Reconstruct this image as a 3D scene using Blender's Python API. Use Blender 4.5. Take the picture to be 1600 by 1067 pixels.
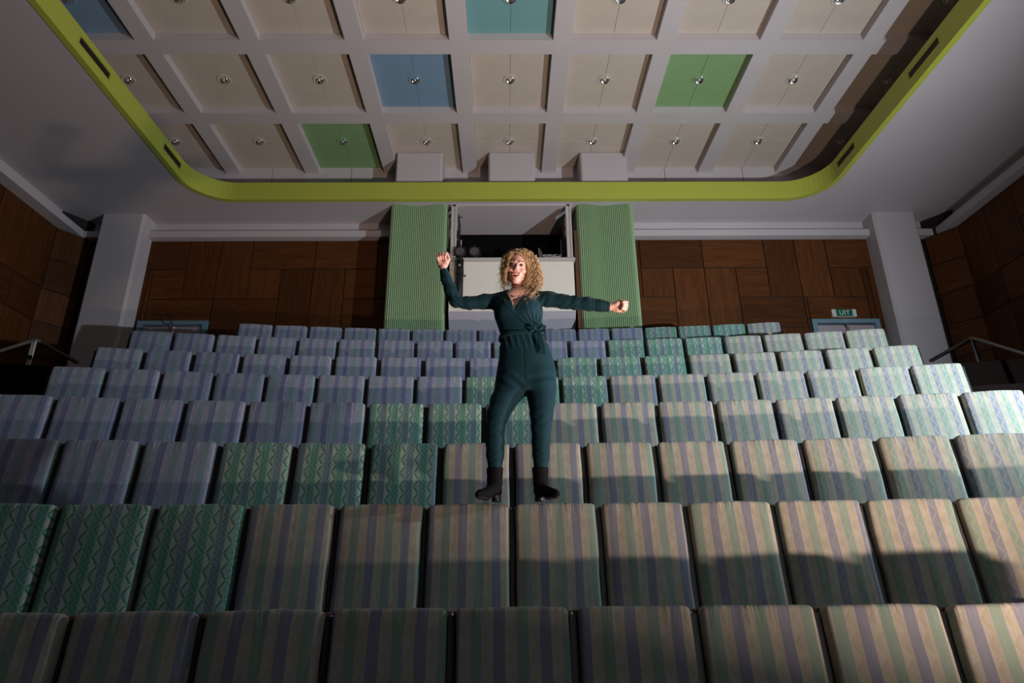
import bpy, bmesh, math, random
import numpy as np
from mathutils import Vector, Matrix
random.seed(7); np.random.seed(7)
for o in list(bpy.data.objects): bpy.data.objects.remove(o)
S = bpy.context.scene
COL = S.collection
R = math.radians

# ------------------------------------------------------------------ camera, world, lights, exposure
cam = bpy.data.cameras.new('camera'); cam.sensor_width = 36; cam.lens = 997.996/1600*36; cam.clip_start = .05
cam_ob = bpy.data.objects.new('camera', cam); COL.objects.link(cam_ob); S.camera = cam_ob
def cam_basis(pitch, yaw, roll):
    fw = Vector((math.sin(yaw)*math.cos(pitch), math.cos(yaw)*math.cos(pitch), math.sin(pitch)))
    rt = Vector((math.cos(yaw), -math.sin(yaw), 0)); up = rt.cross(fw)
    return rt*math.cos(roll)+up*math.sin(roll), up*math.cos(roll)-rt*math.sin(roll), fw
_r, _u, _f = cam_basis(R(20.3448), R(.6956), R(-.5247))
cam_ob.matrix_world = Matrix(((_r.x,_u.x,-_f.x,0),(_r.y,_u.y,-_f.y,0),(_r.z,_u.z,-_f.z,0),(0,0,0,1)))

S.view_settings.view_transform = 'Standard'; S.view_settings.look = 'None'
S.view_settings.gamma = 1; S.view_settings.exposure = 0; S.view_settings.use_curve_mapping = False
W = bpy.data.worlds.new('world'); S.world = W; W.use_nodes = True
W.node_tree.nodes['Background'].inputs[0].default_value = (.75,.82,1,1)
W.node_tree.nodes['Background'].inputs[1].default_value = .016

def spot(name, loc, target, power, color, size, blend, radius):
    l = bpy.data.lights.new(name, 'SPOT'); l.energy = power; l.color = color
    l.spot_size = R(size); l.spot_blend = blend; l.shadow_soft_size = radius
    o = bpy.data.objects.new(name, l); COL.objects.link(o); o.location = loc
    o.rotation_euler = (Vector(target)-Vector(loc)).to_track_quat('-Z','Y').to_euler(); return o
_l = bpy.data.lights.new('warm_softbox', 'AREA'); _l.shape = 'RECTANGLE'; _l.size = .24; _l.size_y = .06; _l.spread = R(110)
_l.energy = 155; _l.color = (1,.72,.58)
_o = bpy.data.objects.new('warm_softbox', _l); COL.objects.link(_o); _o.location = (3.2,1.45,-.50)
_o.rotation_euler = (Vector((1.0,5.1,5.3))-_o.location).to_track_quat('-Z','Y').to_euler()
spot('cool_lamp', (6.6,3.4,1.4), (1.2,8.6,4.4), 2400, (.78,.90,1), 134, 1, .05)

_l = bpy.data.lights.new('front_fill', 'AREA'); _l.shape = 'RECTANGLE'; _l.size = 3.0; _l.size_y = 1.0; _l.energy = 36; _l.color = (.95,.96,1)  # added unseen fill lamp behind the camera, lifts the dim front rows
_o = bpy.data.objects.new('front_fill', _l); COL.objects.link(_o); _o.location = (3.2,-2.3,1.6)
_o.rotation_euler = (Vector((0,6.0,1.2))-_o.location).to_track_quat('-Z','Y').to_euler()

# ------------------------------------------------------------------ helpers
def link(o, parent=None):
    COL.objects.link(o)
    if parent: o.parent = parent
    return o
def tag(o, label=None, cat=None, group=None, kind=None):
    if label: o['label'] = label
    if cat: o['category'] = cat
    if group: o['group'] = group
    if kind: o['kind'] = kind
    return o
def empty(name, loc=(0,0,0), rz=0, parent=None):
    o = bpy.data.objects.new(name, None); o.location = loc; o.rotation_euler[2] = rz
    o.empty_display_size = .1; return link(o, parent)
def mobj(name, me, mats, parent=None):
    o = bpy.data.objects.new(name, me)
    if mats is not None:
        for m in (mats if isinstance(mats,(list,tuple)) else [mats]): me.materials.append(m)
    return link(o, parent)
def bmo(name, bm, mats, parent=None, smooth=False):
    me = bpy.data.meshes.new(name); bmesh.ops.recalc_face_normals(bm, faces=bm.faces)
    bm.to_mesh(me); bm.free()
    if smooth:
        for p in me.polygons: p.use_smooth = True
    return mobj(name, me, mats, parent)
def box(bm, x0,x1,y0,y1,z0,z1, bev=0, seg=1):
    r = bmesh.ops.create_cube(bm, size=1)
    for v in r['verts']:
        v.co = Vector((x0+(v.co.x+.5)*(x1-x0), y0+(v.co.y+.5)*(y1-y0), z0+(v.co.z+.5)*(z1-z0)))
    if bev:
        es = list({e for v in r['verts'] for e in v.link_edges})
        bmesh.ops.bevel(bm, geom=es, offset=bev, segments=seg, profile=.5, affect='EDGES', clamp_overlap=True)
    return r
def boxo(name, dims, mat, parent=None, bev=0, seg=1):
    bm = bmesh.new(); box(bm, *dims, bev=bev, seg=seg); return bmo(name, bm, mat, parent)
def cyl(bm, p, q, r1, r2=None, n=16, caps=True):
    r2 = r1 if r2 is None else r2
    p, q = Vector(p), Vector(q); d = q-p
    m = Matrix.Translation((p+q)/2) @ d.to_track_quat('Z','Y').to_matrix().to_4x4()
    return bmesh.ops.create_cone(bm, cap_ends=caps, segments=n, radius1=r1, radius2=r2, depth=d.length, matrix=m)
def ball(bm, c, r, sc=(1,1,1), rot=None, n=16):
    m = Matrix.Translation(c) @ (rot.to_4x4() if rot else Matrix()) @ Matrix.Diagonal((r*sc[0],r*sc[1],r*sc[2],1))
    return bmesh.ops.create_uvsphere(bm, u_segments=n, v_segments=max(6,n*2//3), radius=1, matrix=m)
def torus(bm, c, Rr, r, axis=(0,0,1), n=24, k=8):
    q = Vector(axis).to_track_quat('Z','Y').to_matrix(); vs=[]
    for i in range(n):
        a = 2*math.pi*i/n; row=[]
        for j in range(k):
            b = 2*math.pi*j/k
            row.append(bm.verts.new(Vector(c)+q@Vector(((Rr+r*math.cos(b))*math.cos(a),(Rr+r*math.cos(b))*math.sin(a),r*math.sin(b)))))
        vs.append(row)
    for i in range(n):
        for j in range(k):
            bm.faces.new((vs[i][j],vs[(i+1)%n][j],vs[(i+1)%n][(j+1)%k],vs[i][(j+1)%k]))

# ------------------------------------------------------------------ materials
class X:                      # tiny expression wrapper over Math nodes
    def __init__(s, nt, v): s.nt, s.v = nt, v
    def op(s, o, b=None, c=None):
        n = s.nt.nodes.new('ShaderNodeMath'); n.operation = o
        for i, q in enumerate((s,b,c)):
            if q is None: continue
            if isinstance(q, X): q = q.v
            if isinstance(q,(int,float)): n.inputs[i].default_value = q
            else: s.nt.links.new(q, n.inputs[i])
        return X(s.nt, n.outputs[0])
    def __add__(s,b): return s.op('ADD',b)
    def __sub__(s,b): return s.op('SUBTRACT',b)
    def __mul__(s,b): return s.op('MULTIPLY',b)
    def __truediv__(s,b): return s.op('DIVIDE',b)
    def lt(s,b): return s.op('LESS_THAN',b)
    def gt(s,b): return s.op('GREATER_THAN',b)
    def frac(s): return s.op('FRACT')
    def floor(s): return s.op('FLOOR')
    def abs(s): return s.op('ABSOLUTE')
    def mod(s,b): return s.op('FLOORED_MODULO',b)
def mix(nt, f, a, b):
    n = nt.nodes.new('ShaderNodeMix'); n.data_type = 'RGBA'
    for q, i in ((f,0),(a,6),(b,7)):
        if isinstance(q, X): q = q.v
        if isinstance(q,(int,float)): n.inputs[i].default_value = q
        elif isinstance(q, tuple): n.inputs[i].default_value = (*q[:3],1)
        else: nt.links.new(q, n.inputs[i])
    return n.outputs[2]
def newmat(name):
    m = bpy.data.materials.new(name); m.use_nodes = True
    return m, m.node_tree, m.node_tree.nodes['Principled BSDF']
def coords(nt, kind='Object', scale=(1,1,1)):
    tc = nt.nodes.new('ShaderNodeTexCoord'); mp = nt.nodes.new('ShaderNodeMapping')
    mp.inputs['Scale'].default_value = scale; nt.links.new(tc.outputs[kind], mp.inputs[0]); return mp.outputs[0]
def noise(nt, vec, scale, detail=3, rough=.6):
    n = nt.nodes.new('ShaderNodeTexNoise'); n.inputs['Scale'].default_value = scale
    n.inputs['Detail'].default_value = detail; n.inputs['Roughness'].default_value = rough
    nt.links.new(vec, n.inputs['Vector']); return n
def bump(nt, b, h, strength, dist=.01):
    n = nt.nodes.new('ShaderNodeBump'); n.inputs['Strength'].default_value = strength
    n.inputs['Distance'].default_value = dist
    nt.links.new(h.v if isinstance(h,X) else h, n.inputs['Height']); nt.links.new(n.outputs[0], b.inputs['Normal'])
def plain(name, col, rough=.6, metal=0, var=.08, nscale=6, bmp=.05, bscale=60, spec=.5, sheen=0):
    m, nt, b = newmat(name); v = coords(nt)
    n = noise(nt, v, nscale)
    dk = tuple(c*(1-var) for c in col); lt = tuple(min(1,c*(1+var)) for c in col)
    nt.links.new(mix(nt, n.outputs['Fac'], dk, lt), b.inputs['Base Color'])
    b.inputs['Roughness'].default_value = rough; b.inputs['Metallic'].default_value = metal
    b.inputs['Specular IOR Level'].default_value = spec
    if sheen: b.inputs['Sheen Weight'].default_value = sheen
    if bmp:
        n2 = noise(nt, v, bscale); bump(nt, b, n2.outputs['Fac'], bmp, .01)
    return m
M = {}
M['plaster'] = plain('white_plaster', (.50,.455,.47), .75, var=.06, nscale=1.2, bmp=.08)
M['beam'] = plain('painted_beam', (.50,.455,.46), .7, var=.05, nscale=2)
M['cream'] = plain('cream_board', (.50,.43,.36), .85, var=.09, nscale=2.5, bmp=.15, bscale=120)
M['blueboard'] = plain('blue_board', (.17,.27,.38), .8, var=.06, nscale=2.5, bmp=.15, bscale=120)
M['greenboard'] = plain('green_board', (.20,.34,.15), .8, var=.06, nscale=2.5, bmp=.15, bscale=120)
M['tealboard'] = plain('teal_board', (.15,.32,.33), .8, var=.06, nscale=2.5, bmp=.15, bscale=120)
M['lime'] = plain('lime_paint', (.42,.46,.06), .45, var=.04, nscale=1.5, bmp=.03)
M['white'] = plain('cream_white_paint', (.84,.80,.69), .5, var=.04, nscale=2)
M['frame'] = plain('frame_paint', (.52,.48,.45), .45, var=.05, nscale=3)
M['column'] = plain('fluted_green', (.29,.43,.24), .55, var=.06, nscale=3, bmp=.02)
M['black'] = plain('black_matt', (.006,.006,.007), .6, var=.2)
M['steelblack'] = plain('black_steel', (.012,.012,.014), .45, var=.2)
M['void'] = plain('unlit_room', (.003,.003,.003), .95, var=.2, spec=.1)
M['tier'] = plain('tier_carpet', (.006,.0035,.003), .95, var=.2, nscale=30, spec=.05)
M['rail'] = plain('grey_rail_paint', (.10,.09,.09), .45, var=.1)
M['steel'] = plain('brushed_steel', (.55,.52,.55), .28, 1, var=.05, bmp=.02)
M['chrome'] = plain('chrome', (.9,.88,.9), .22, 1, var=.02, bmp=0)
M['doorblue'] = plain('blue_door_frame', (.15,.24,.30), .5, var=.04)
M['doorleaf'] = plain('door_leaf', (.36,.30,.32), .5, var=.05)
M['lens'] = plain('grey_lens', (.075,.065,.07), .5, var=.06)
M['signgreen'] = plain('sign_green', (.0,.11,.07), .4, var=.03)
M['signwhite'] = plain('sign_white', (.55,.52,.47), .4, var=.03)
M['lavgrey'] = plain('lavender_grey_paint', (.42,.40,.45), .6)

def wood(name, c0, c1, vert):
    m, nt, b = newmat(name)
    oi = nt.nodes.new('ShaderNodeObjectInfo')
    sc = (9,9,.9) if vert else (.9,.9,9)
    v = coords(nt, 'Object', sc)
    ad = nt.nodes.new('ShaderNodeVectorMath'); ad.operation = 'ADD'; nt.links.new(v, ad.inputs[0])
    mu = nt.nodes.new('ShaderNodeVectorMath'); mu.operation = 'SCALE'
    cmb = nt.nodes.new('ShaderNodeCombineXYZ')
    for i in range(3): nt.links.new(oi.outputs['Random'], cmb.inputs[i])
    nt.links.new(cmb.outputs[0], mu.inputs[0]); mu.inputs['Scale'].default_value = 37; nt.links.new(mu.outputs[0], ad.inputs[1])
    n = noise(nt, ad.outputs[0], 1.6, 5, .65); n.inputs['Distortion'].default_value = .8
    col = mix(nt, n.outputs['Fac'], c0, c1)
    dk = X(nt, oi.outputs['Random'])*.55+.6
    hs = nt.nodes.new('ShaderNodeHueSaturation'); nt.links.new(col, hs.inputs['Color']); nt.links.new(dk.v, hs.inputs['Value'])
    nt.links.new(hs.outputs[0], b.inputs['Base Color']); b.inputs['Roughness'].default_value = .5
    b.inputs['Specular IOR Level'].default_value = .15
    bump(nt, b, n.outputs['Fac'], .06, .01); return m
WV = wood('walnut_vertical', (.020,.006,.002), (.165,.055,.015), True)
WH = wood('walnut_horizontal', (.020,.006,.002), (.165,.055,.015), False)
M['woodback'] = plain('dark_wood_backing', (.012,.005,.003), .7)
M['backboard'] = plain('red_brown_plywood', (.12,.042,.022), .5, var=.2)

# seat fabrics: stripes with printed leaves. Object colour: R = strength of leaves on the coloured stripes, G = stripe offset
def fabric(name, base, teal, blue, leaf, leafk, chev, green=False):
    m, nt, b = newmat(name)
    tc = nt.nodes.new('ShaderNodeTexCoord'); sp = nt.nodes.new('ShaderNodeSeparateXYZ'); nt.links.new(tc.outputs['Object'], sp.inputs[0])
    oi = nt.nodes.new('ShaderNodeObjectInfo'); oc = nt.nodes.new('ShaderNodeSeparateColor'); nt.links.new(oi.outputs['Color'], oc.inputs[0])
    x, z = X(nt, sp.outputs['X']), X(nt, sp.outputs['Z'])
    wob = noise(nt, tc.outputs['Object'], 3, 1)
    xx = x + (X(nt,wob.outputs['Fac'])-.5)*.02
    s = xx/.05 + X(nt, oc.outputs['Green'])*4 + 40.0
    fx = s.frac(); col = s.floor(); par = col.mod(4)
    isc = col.mod(2).lt(.5)                       # cream / leaf columns
    ist = (par-1).abs().lt(.5)                    # teal columns
    t = z/.102 + X(nt, oc.outputs['Green'])*3 + 20.0
    tri = (t.frac()*2-1).abs()
    line = (fx - tri*.7 - .15).abs()
    stroke = line.lt(.125)*tri.gt(.05)*tri.lt(.95)
    side = fx.gt(tri)
    if green:
        ccol = mix(nt, side*.85, base, tuple((p*.45+q*.75) for p,q in zip(base,blue)))
        ch = ((fx*1.0+tri*.9)*1.6).frac().gt(.5)
        a = mix(nt, ch*.75, teal, tuple(c*1.55 for c in teal)); c2 = mix(nt, ch*.75, blue, tuple(c*1.5 for c in blue))
        ccol = mix(nt, stroke*leafk, ccol, leaf)
        outc = mix(nt, isc, mix(nt, ist, c2, a), ccol)
    else:
        ccol = mix(nt, side*chev, base, tuple(c*.74 for c in base))
        ccol = mix(nt, stroke*leafk, ccol, leaf)
        cc = mix(nt, ist, blue, teal)
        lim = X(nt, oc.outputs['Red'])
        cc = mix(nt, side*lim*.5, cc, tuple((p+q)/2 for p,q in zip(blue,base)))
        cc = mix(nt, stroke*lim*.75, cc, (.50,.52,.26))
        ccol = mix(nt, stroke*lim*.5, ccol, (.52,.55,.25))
        outc = mix(nt, isc, cc, ccol)
    n = noise(nt, tc.outputs['Object'], 9, 4)
    hs = nt.nodes.new('ShaderNodeHueSaturation'); nt.links.new(outc, hs.inputs['Color'])
    nt.links.new((X(nt,n.outputs['Fac'])*.2+.54).v, hs.inputs['Value'])
    nt.links.new(hs.outputs[0], b.inputs['Base Color']); b.inputs['Roughness'].default_value = .9
    b.inputs['Specular IOR Level'].default_value = .2; b.inputs['Sheen Weight'].default_value = .15
    # weave + puckers near the top seam
    w = noise(nt, tc.outputs['Object'], 350, 2)
    mp = nt.nodes.new('ShaderNodeMapping'); mp.inputs['Scale'].default_value = (38,5,5); nt.links.new(tc.outputs['Object'], mp.inputs[0])
    ad = nt.nodes.new('ShaderNodeVectorMath'); ad.operation='ADD'; nt.links.new(mp.outputs[0], ad.inputs[0])
    cm = nt.nodes.new('ShaderNodeCombineXYZ'); nt.links.new((X(nt,oi.outputs['Random'])*90).v, cm.inputs[0]); nt.links.new(cm.outputs[0], ad.inputs[1])
    pk = noise(nt, ad.outputs[0], 1, 2); cl = noise(nt, ad.outputs[0], .12, 1)
    near = (z*9+1.05).op('MAXIMUM',0.0).op('MINIMUM',1.0)
    amt = near*((X(nt,cl.outputs['Fac'])-.42)*6).op('MAXIMUM',0.0).op('MINIMUM',1.0)
    h = X(nt,pk.outputs['Fac'])*amt*1.1 + X(nt,w.outputs['Fac'])*.05 + X(nt,noise(nt, ad.outputs[0], .25, 2).outputs['Fac'])*.5
    bump(nt, b, h, .8, .012); return m
FAB = {
 'cream': fabric('cream_striped_fabric', (.445,.425,.375), (.25,.345,.29), (.235,.255,.32), (.37,.385,.21), .6, .35),
 'lavender': fabric('lavender_striped_fabric', (.36,.38,.49), (.24,.335,.375), (.195,.22,.36), (.24,.30,.42), .6, .3),
 'green': fabric('green_leaf_fabric', (.40,.48,.42), (.11,.27,.21), (.14,.22,.235), (.05,.26,.12), 1.0, 1, True),
}

# ------------------------------------------------------------------ setting: floor tiers
ROWD = [3.0591,4.0863,4.8021,5.8298,6.8694,7.4776,8.5041,9.7162]
ROWH = [-.1156,.4431,.9672,1.549,2.1351,2.5659,3.1683,3.8165]
PH = [-2.0996,-2.8981,-3.4228,-4.2197,-5.0208,-5.018,-5.277,-4.46]
KR = [1,.995,1.012,1,.992,1.02,1,.995]
ROWD=[a*b for a,b in zip(ROWD,KR)]; ROWH=[a*b for a,b in zip(ROWH,KR)]; PH=[a*b for a,b in zip(PH,KR)]
XC, R0, PITCH = .2393, 19.3904, .54
WL, WR, WB, LOWZ = -9.07, 9.38, 12.0, 7.155
BACK_H = 1.07
FL = [h-BACK_H for h in ROWH]
def arcpt(rad, x):            # Y on the circle of radius rad about (XC, -R0) for a given x
    return -R0 + math.sqrt(rad*rad-(x-XC)**2)
edges = [ROWD[0]-3.3] + [ROWD[i]-.72 for i in range(1,8)]
bm = bmesh.new()
xs = np.sort(np.concatenate([np.linspace(WL, WR, 33), [-7.44,-7.45,7.70,7.71]]))
prof = []
for i in range(8):
    prof.append((edges[i], FL[i])); prof.append(((edges[i+1] if i<7 else None), FL[i]))
rows = []
def addrow(fy, z): rows.append([bm.verts.new((x, fy(x), min(z,FL[3]) if (x<-7.445 or x>7.705) else z)) for x in xs])
addrow(lambda x: -2.5, FL[0])
for i in range(1,8):
    rad = R0+edges[i]
    addrow(lambda x: arcpt(rad,x), FL[i-1]); addrow(lambda x: arcpt(rad,x), FL[i])
addrow(lambda x: WB+.6, FL[7])
for a, b_ in zip(rows[:-1], rows[1:]):
    for k in range(len(xs)-1): bm.faces.new((a[k],a[k+1],b_[k+1],b_[k]))
o = bmo('floor', bm, M['tier']); tag(o, kind='structure')

# ------------------------------------------------------------------ walls
def wall(name, dims_list, mat):
    bm = bmesh.new()
    for d in dims_list: box(bm, *d)
    return tag(bmo(name, bm, mat), kind='structure')
ZC0 = 6.742
wall_back = wall('wall_back', [
  (WL-.3,-.96,WB,WB+.2,-1.3,LOWZ), (1.24,WR+.3,WB,WB+.2,-1.3,LOWZ), (-.96,1.24,WB,WB+.2,-1.3,5.8)], M['woodback'])
wall_left = wall('wall_left', [(WL-.25,WL,-2.5,11.42,-1.3,LOWZ)], M['woodback'])
wall_right = wall('wall_right', [(WR,WR+.25,-2.5,11.42,-1.3,LOWZ)], M['woodback'])
# plaster band above the cornice, splayed corner walls
def quadwall(bm, p, q, z0, z1, th):
    p, q = Vector((p[0],p[1],0)), Vector((q[0],q[1],0)); d=(q-p).normalized(); n=Vector((-d.y,d.x,0))*th
    vs=[bm.verts.new(v+Vector((0,0,z))) for z in (z0,z1) for v in (p,q,q+n,p+n)]
    for f in ((0,1,2,3),(4,5,6,7),(0,1,5,4),(1,2,6,5),(2,3,7,6),(3,0,4,7)): bm.faces.new([vs[i] for i in f])
bm = bmesh.new(); quadwall(bm,(WL,11.42),(-8.70,11.97),-1.3,LOWZ,.12); bmo('splayed_corner', bm, M['woodback'], wall_left)
bm = bmesh.new(); quadwall(bm,(WR,11.46),(8.99,11.97),-1.3,LOWZ,-.12); bmo('splayed_corner', bm, M['woodback'], wall_right)
boxo('plaster_band', (WL,-.96,WB-.012,WB+.01,6.9,LOWZ), M['plaster'], wall_back)
boxo('plaster_band', (1.24,WR,WB-.012,WB+.01,6.9,LOWZ), M['plaster'], wall_back)
boxo('plaster_band', (WL-.01,WL+.012,-2.5,WB,6.9,LOWZ), M['plaster'], wall_left)
boxo('plaster_band', (WR-.012,WR+.01,-2.5,WB,6.9,LOWZ), M['plaster'], wall_right)

# basket-woven wood panels, each one a piece
TM = {}
def tile_mesh(w, h, key):
    k = (round(w,3), round(h,3), key)
    if k in TM: return TM[k]
    bm = bmesh.new(); box(bm, -w/2,w/2, -.022,.0, -h/2,h/2, bev=.004)
    bmesh.ops.recalc_face_normals(bm, faces=bm.faces)
    me = bpy.data.meshes.new('wood_panel'); bm.to_mesh(me); bm.free()
    me.materials.append(WV if key=='v' else WH); TM[k] = me; return me
def put_tile(parent, cx, cz, w, h, key, frame):
    """frame: (origin, direction along wall, inward normal)"""
    org, d, n = frame
    me = tile_mesh(w-.018, h-.018, key)
    o = bpy.data.objects.new('wood_panel', me); link(o, parent)
    pos = org + d*cx + n*random.uniform(.001,.006)
    m = Matrix(((d.x,-n.x,0,pos.x),(d.y,-n.y,0,pos.y),(0,0,1,cz),(0,0,0,1)))
    o.matrix_local = m; return o
def basket(cols, rows_, flip=False):
    """returns (col,row,w,h,key) pieces on a unit grid; row 0 at the top. period six columns, four rows"""
    out=[]; occ=set()
    def put(c,r,w,h):
        if any((c+i,r+j) in occ for i in range(w) for j in range(h)): return
        for i in range(w):
            for j in range(h): occ.add((c+i,r+j))
        out.append((c,r,w,h))
    for r in range(rows_):
        q = r % 4
        for c in range(cols):
            if (c,r) in occ: continue
            p = c % 6
            if q == 0: put(c,r,*((1,2) if p in (4,5) else ((2,1) if p in (0,2) else (1,1))))
            elif q == 1: put(c,r,*((1,2) if p in (1,2) else (1,1)))
            elif q == 2: put(c,r,*((2,1) if p in (3,5) else (1,1)))
            else: put(c,r,*((1,2) if p in (4,5) else (1,1)) if p in (0,3,4,5) else (2,1))
    return out
U, UZ = .66, .672
def cover(parent, frame, c_from, x_from, x_to, ncols, nrows, uw, holes=(), mirror=False, shift=0):
    for (c,r,w,h) in basket(ncols+6, nrows):
        c2 = c - 6 + 0
        if mirror: a1 = -(c2)*uw; a0 = a1 - w*uw
        else: a0 = c2*uw; a1 = a0 + w*uw
        a0 += c_from; a1 += c_from
        b0, b1 = max(a0,x_from), min(a1,x_to)
        if b1-b0 < .05: continue
        z1 = ZC0 - r*UZ; z0 = z1 - h*UZ
        subs = [(b0,b1,z0,z1)]
        for (hx0,hx1,hz1) in holes:
            nxt=[]
            for (s0,s1,t0,t1) in subs:
                if s1<=hx0+.001 or s0>=hx1-.001 or t0>=hz1: nxt.append((s0,s1,t0,t1)); continue
                if s0<hx0-.04: nxt.append((s0,hx0,t0,t1))
                if s1>hx1+.04: nxt.append((hx1,s1,t0,t1))
                if t1>hz1+.04: nxt.append((max(s0,hx0),min(s1,hx1),hz1,t1))
            subs = nxt
        for (s0,s1,t0,t1) in subs:
            if s1-s0>.05 and t1-t0>.05:
                put_tile(parent, (s0+s1)/2, (t0+t1)/2, s1-s0, t1-t0, 'v' if h>w else ('h' if w>h else ('v' if (c+r)%2 else 'h')), frame)
fb = (Vector((0,WB,0)), Vector((1,0,0)), Vector((0,-1,0)))
cover(wall_back, fb, 2.86, 1.35, 7.74, 10, 4, U, holes=((6.229,7.607,4.885),))
cover(wall_back, fb, -4.63-U, -7.45, -1.12, 10, 4, U, holes=((-7.358,-5.959,4.90),))
# the panel run on the left: anchor so joints fall as in the photograph
fl = (Vector((WL,0,0)), Vector((0,1,0)), Vector((1,0,0)))
cover(wall_left, fl, 7.10, 6.2, 11.41, 10, 8, .72)
frr = (Vector((WR,0,0)), Vector((0,1,0)), Vector((-1,0,0)))
cover(wall_right, frr, 7.14, 6.2, 11.45, 10, 8, .72)
for par, a, b_, sx in ((wall_left,(WL,11.42),(-8.70,11.97),1),(wall_right,(WR,11.46),(8.99,11.97),-1)):
    a, b_ = Vector((*a,0)), Vector((*b_,0)); d=(b_-a); L=d.length; d.normalize(); n = Vector((d.y,-d.x,0))*sx
    for r in range(8): put_tile(par, L/2, ZC0-(r+.5)*UZ, L, UZ, 'h' if r%2 else 'v', (a,d,n))

# ------------------------------------------------------------------ cornices (trim), lower ceiling, fascia
def trim(name, parts, mat):
    bm = bmesh.new()
    for d in parts: box(bm, *d, bev=.006)
    return tag(bmo(name, bm, mat), kind='structure')
trim('trim_1', [(-8.77,-2.2,11.81,WB,ZC0,6.894),(2.6,9.1,11.81,WB,ZC0,6.894),(-2.25,-.98,11.81,WB,ZC0,6.894),(1.26,2.65,11.81,WB,ZC0,6.894)], M['plaster'])
trim('trim_2', [(WL,-8.78,-2.5,WB,ZC0,6.894)], M['plaster'])
trim('trim_3', [(9.14,WR,-2.5,WB,ZC0,6.894)], M['plaster'])

FXL, FXR, FY, FR, FT = -6.12, 6.39, 11.03, .75, 7.54
def ring_path(off=0, y0=-2.5, n=12):     # inner line of the opening, off > 0 = outward
    pts=[(FXL-off,y0)]
    r=FR+off
    for i in range(n+1):
        a=math.pi-i*(math.pi/2)/n; pts.append((FXL+FR+r*math.cos(a), FY-FR+r*math.sin(a)))
    for i in range(n+1):
        a=math.pi/2-i*(math.pi/2)/n; pts.append((FXR-FR+r*math.cos(a), FY-FR+r*math.sin(a)))
    pts.append((FXR+off,y0)); return pts
ceiling = empty('ceiling'); tag(ceiling, kind='structure')
# lower ceiling: slabs around a rounded opening
bm = bmesh.new()
box(bm, WL-.1,FXL-.05,-2.5,WB+1,LOWZ,LOWZ+.05); box(bm, FXR+.05,WR+.1,-2.5,WB+1,LOWZ,LOWZ+.05)
box(bm, FXL-.05,FXR+.05,FY+.05,WB+1,LOWZ,LOWZ+.05)
for (cx_,sx) in ((FXL-.05,1),(FXR+.05,-1)):
    r=FR+.05; arc=[(cx_+sx*r*(1-math.cos(a)), FY+.05-r*(1-math.sin(a))) for a in np.linspace(0,math.pi/2,13)]
    for z in (LOWZ,LOWZ+.05):
        c0=bm.verts.new((cx_,FY+.05,z)); vs=[bm.verts.new((p[0],p[1],z)) for p in arc]
        for a,b_ in zip(vs[:-1],vs[1:]): bm.faces.new((c0,a,b_))
bmo('lower_ceiling', bm, M['plaster'], ceiling)

# lime fascia with recessed slots
fas = empty('trim_4'); tag(fas, kind='structure')
def strip(bm, pts_in, pts_out, z0, z1):
    vs=[[bm.verts.new((p[0],p[1],z)) for p in pts] for z in (z0,z1) for pts in (pts_in,pts_out)]
    for a,b_ in ((0,1),(2,3),(0,2),(1,3)):
        for k in range(len(pts_in)-1): bm.faces.new((vs[a][k],vs[a][k+1],vs[b_][k+1],vs[b_][k]))
bm = bmesh.new()
Pi, Po = ring_path(0), ring_path(.10)
strip(bm, Pi[1:-1], Po[1:-1], LOWZ-.012, FT)
slots = [(7.19,7.93),(9.61,10.24)]
for X0, X1 in ((FXL-.10,FXL),(FXR,FXR+.10)):
    ys=[-2.5]+[v for s in slots for v in s]+[FY-FR]
    for i in range(0,len(ys),2): box(bm, X0,X1,ys[i],ys[i+1],LOWZ-.012,FT)
    for (a,b_) in slots:
        box(bm,X0,X1,a,b_,LOWZ-.012,7.295); box(bm,X0,X1,a,b_,7.42,FT)
bmo('fascia_board', bm, M['lime'], fas)
for X0, X1, s in ((FXL-.10,FXL,1),(FXR,FXR+.10,-1)):
    for (a,b_) in slots:
        xf = FXL if s>0 else FXR
        bm = bmesh.new()
        lo, hi = (xf-.004,xf+.008) if s>0 else (xf-.008,xf+.004)
        for d in ((a-.025,a,7.275,7.44),(b_,b_+.025,7.275,7.44),(a+.0005,b_-.0005,7.275,7.295),(a+.0005,b_-.0005,7.42,7.44)):
            box(bm, lo,hi,d[0],d[1],d[2],d[3])
        bmo('slot_frame', bm, M['lime'], fas)
        xb = (xf-.03,xf-.012) if s>0 else (xf+.012,xf+.03)
        boxo('slot_back', (xb[0],xb[1],a,b_,7.29,7.425), M['black'], fas)

# coffered ceiling
CX, CP, HP, HB = .12, 1.712, 8.447, 8.303
BW = .31
yb = [10.037, 8.283, 6.55, 4.83, 3.1]
lampY = [10.90, 9.17, 7.45, 5.70, 3.97]
RB = 11.813
xl, xr = CX-4.5*CP, CX+4.5*CP
bm = bmesh.new(); box(bm, xl-.2,xr+.2,-2.5,RB+.2,HP+.03,HP+.1); bmo('roof_slab', bm, M['plaster'], ceiling)
boxo('recess_wall', (xl-.2,xl-.0,-2.5,RB,LOWZ+.05,HP+.05), M['plaster'], ceiling)
boxo('recess_wall', (xr,xr+.2,-2.5,RB,LOWZ+.05,HP+.05), M['plaster'], ceiling)
for k in range(-5,6):
    x0_ = CX+k*CP-.55*CP/1.0+.0
    x0_ = CX+(k-.5)*CP+CP/2-.02; x1_=x0_+CP
    x0_, x1_ = max(x0_,xl-.2), min(x1_,xr+.2)
    if x1_-x0_>.1: boxo('recess_wall', (x0_+.006,x1_-.006,RB,RB+.05,LOWZ+.05,HP+.05), M['plaster'], ceiling)
boxo('recess_wall', (xl-.2,xr+.2,RB+.04,RB+.2,LOWZ+.05,HP+.05), M['lavgrey'], ceiling)
bmX = {}
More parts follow.
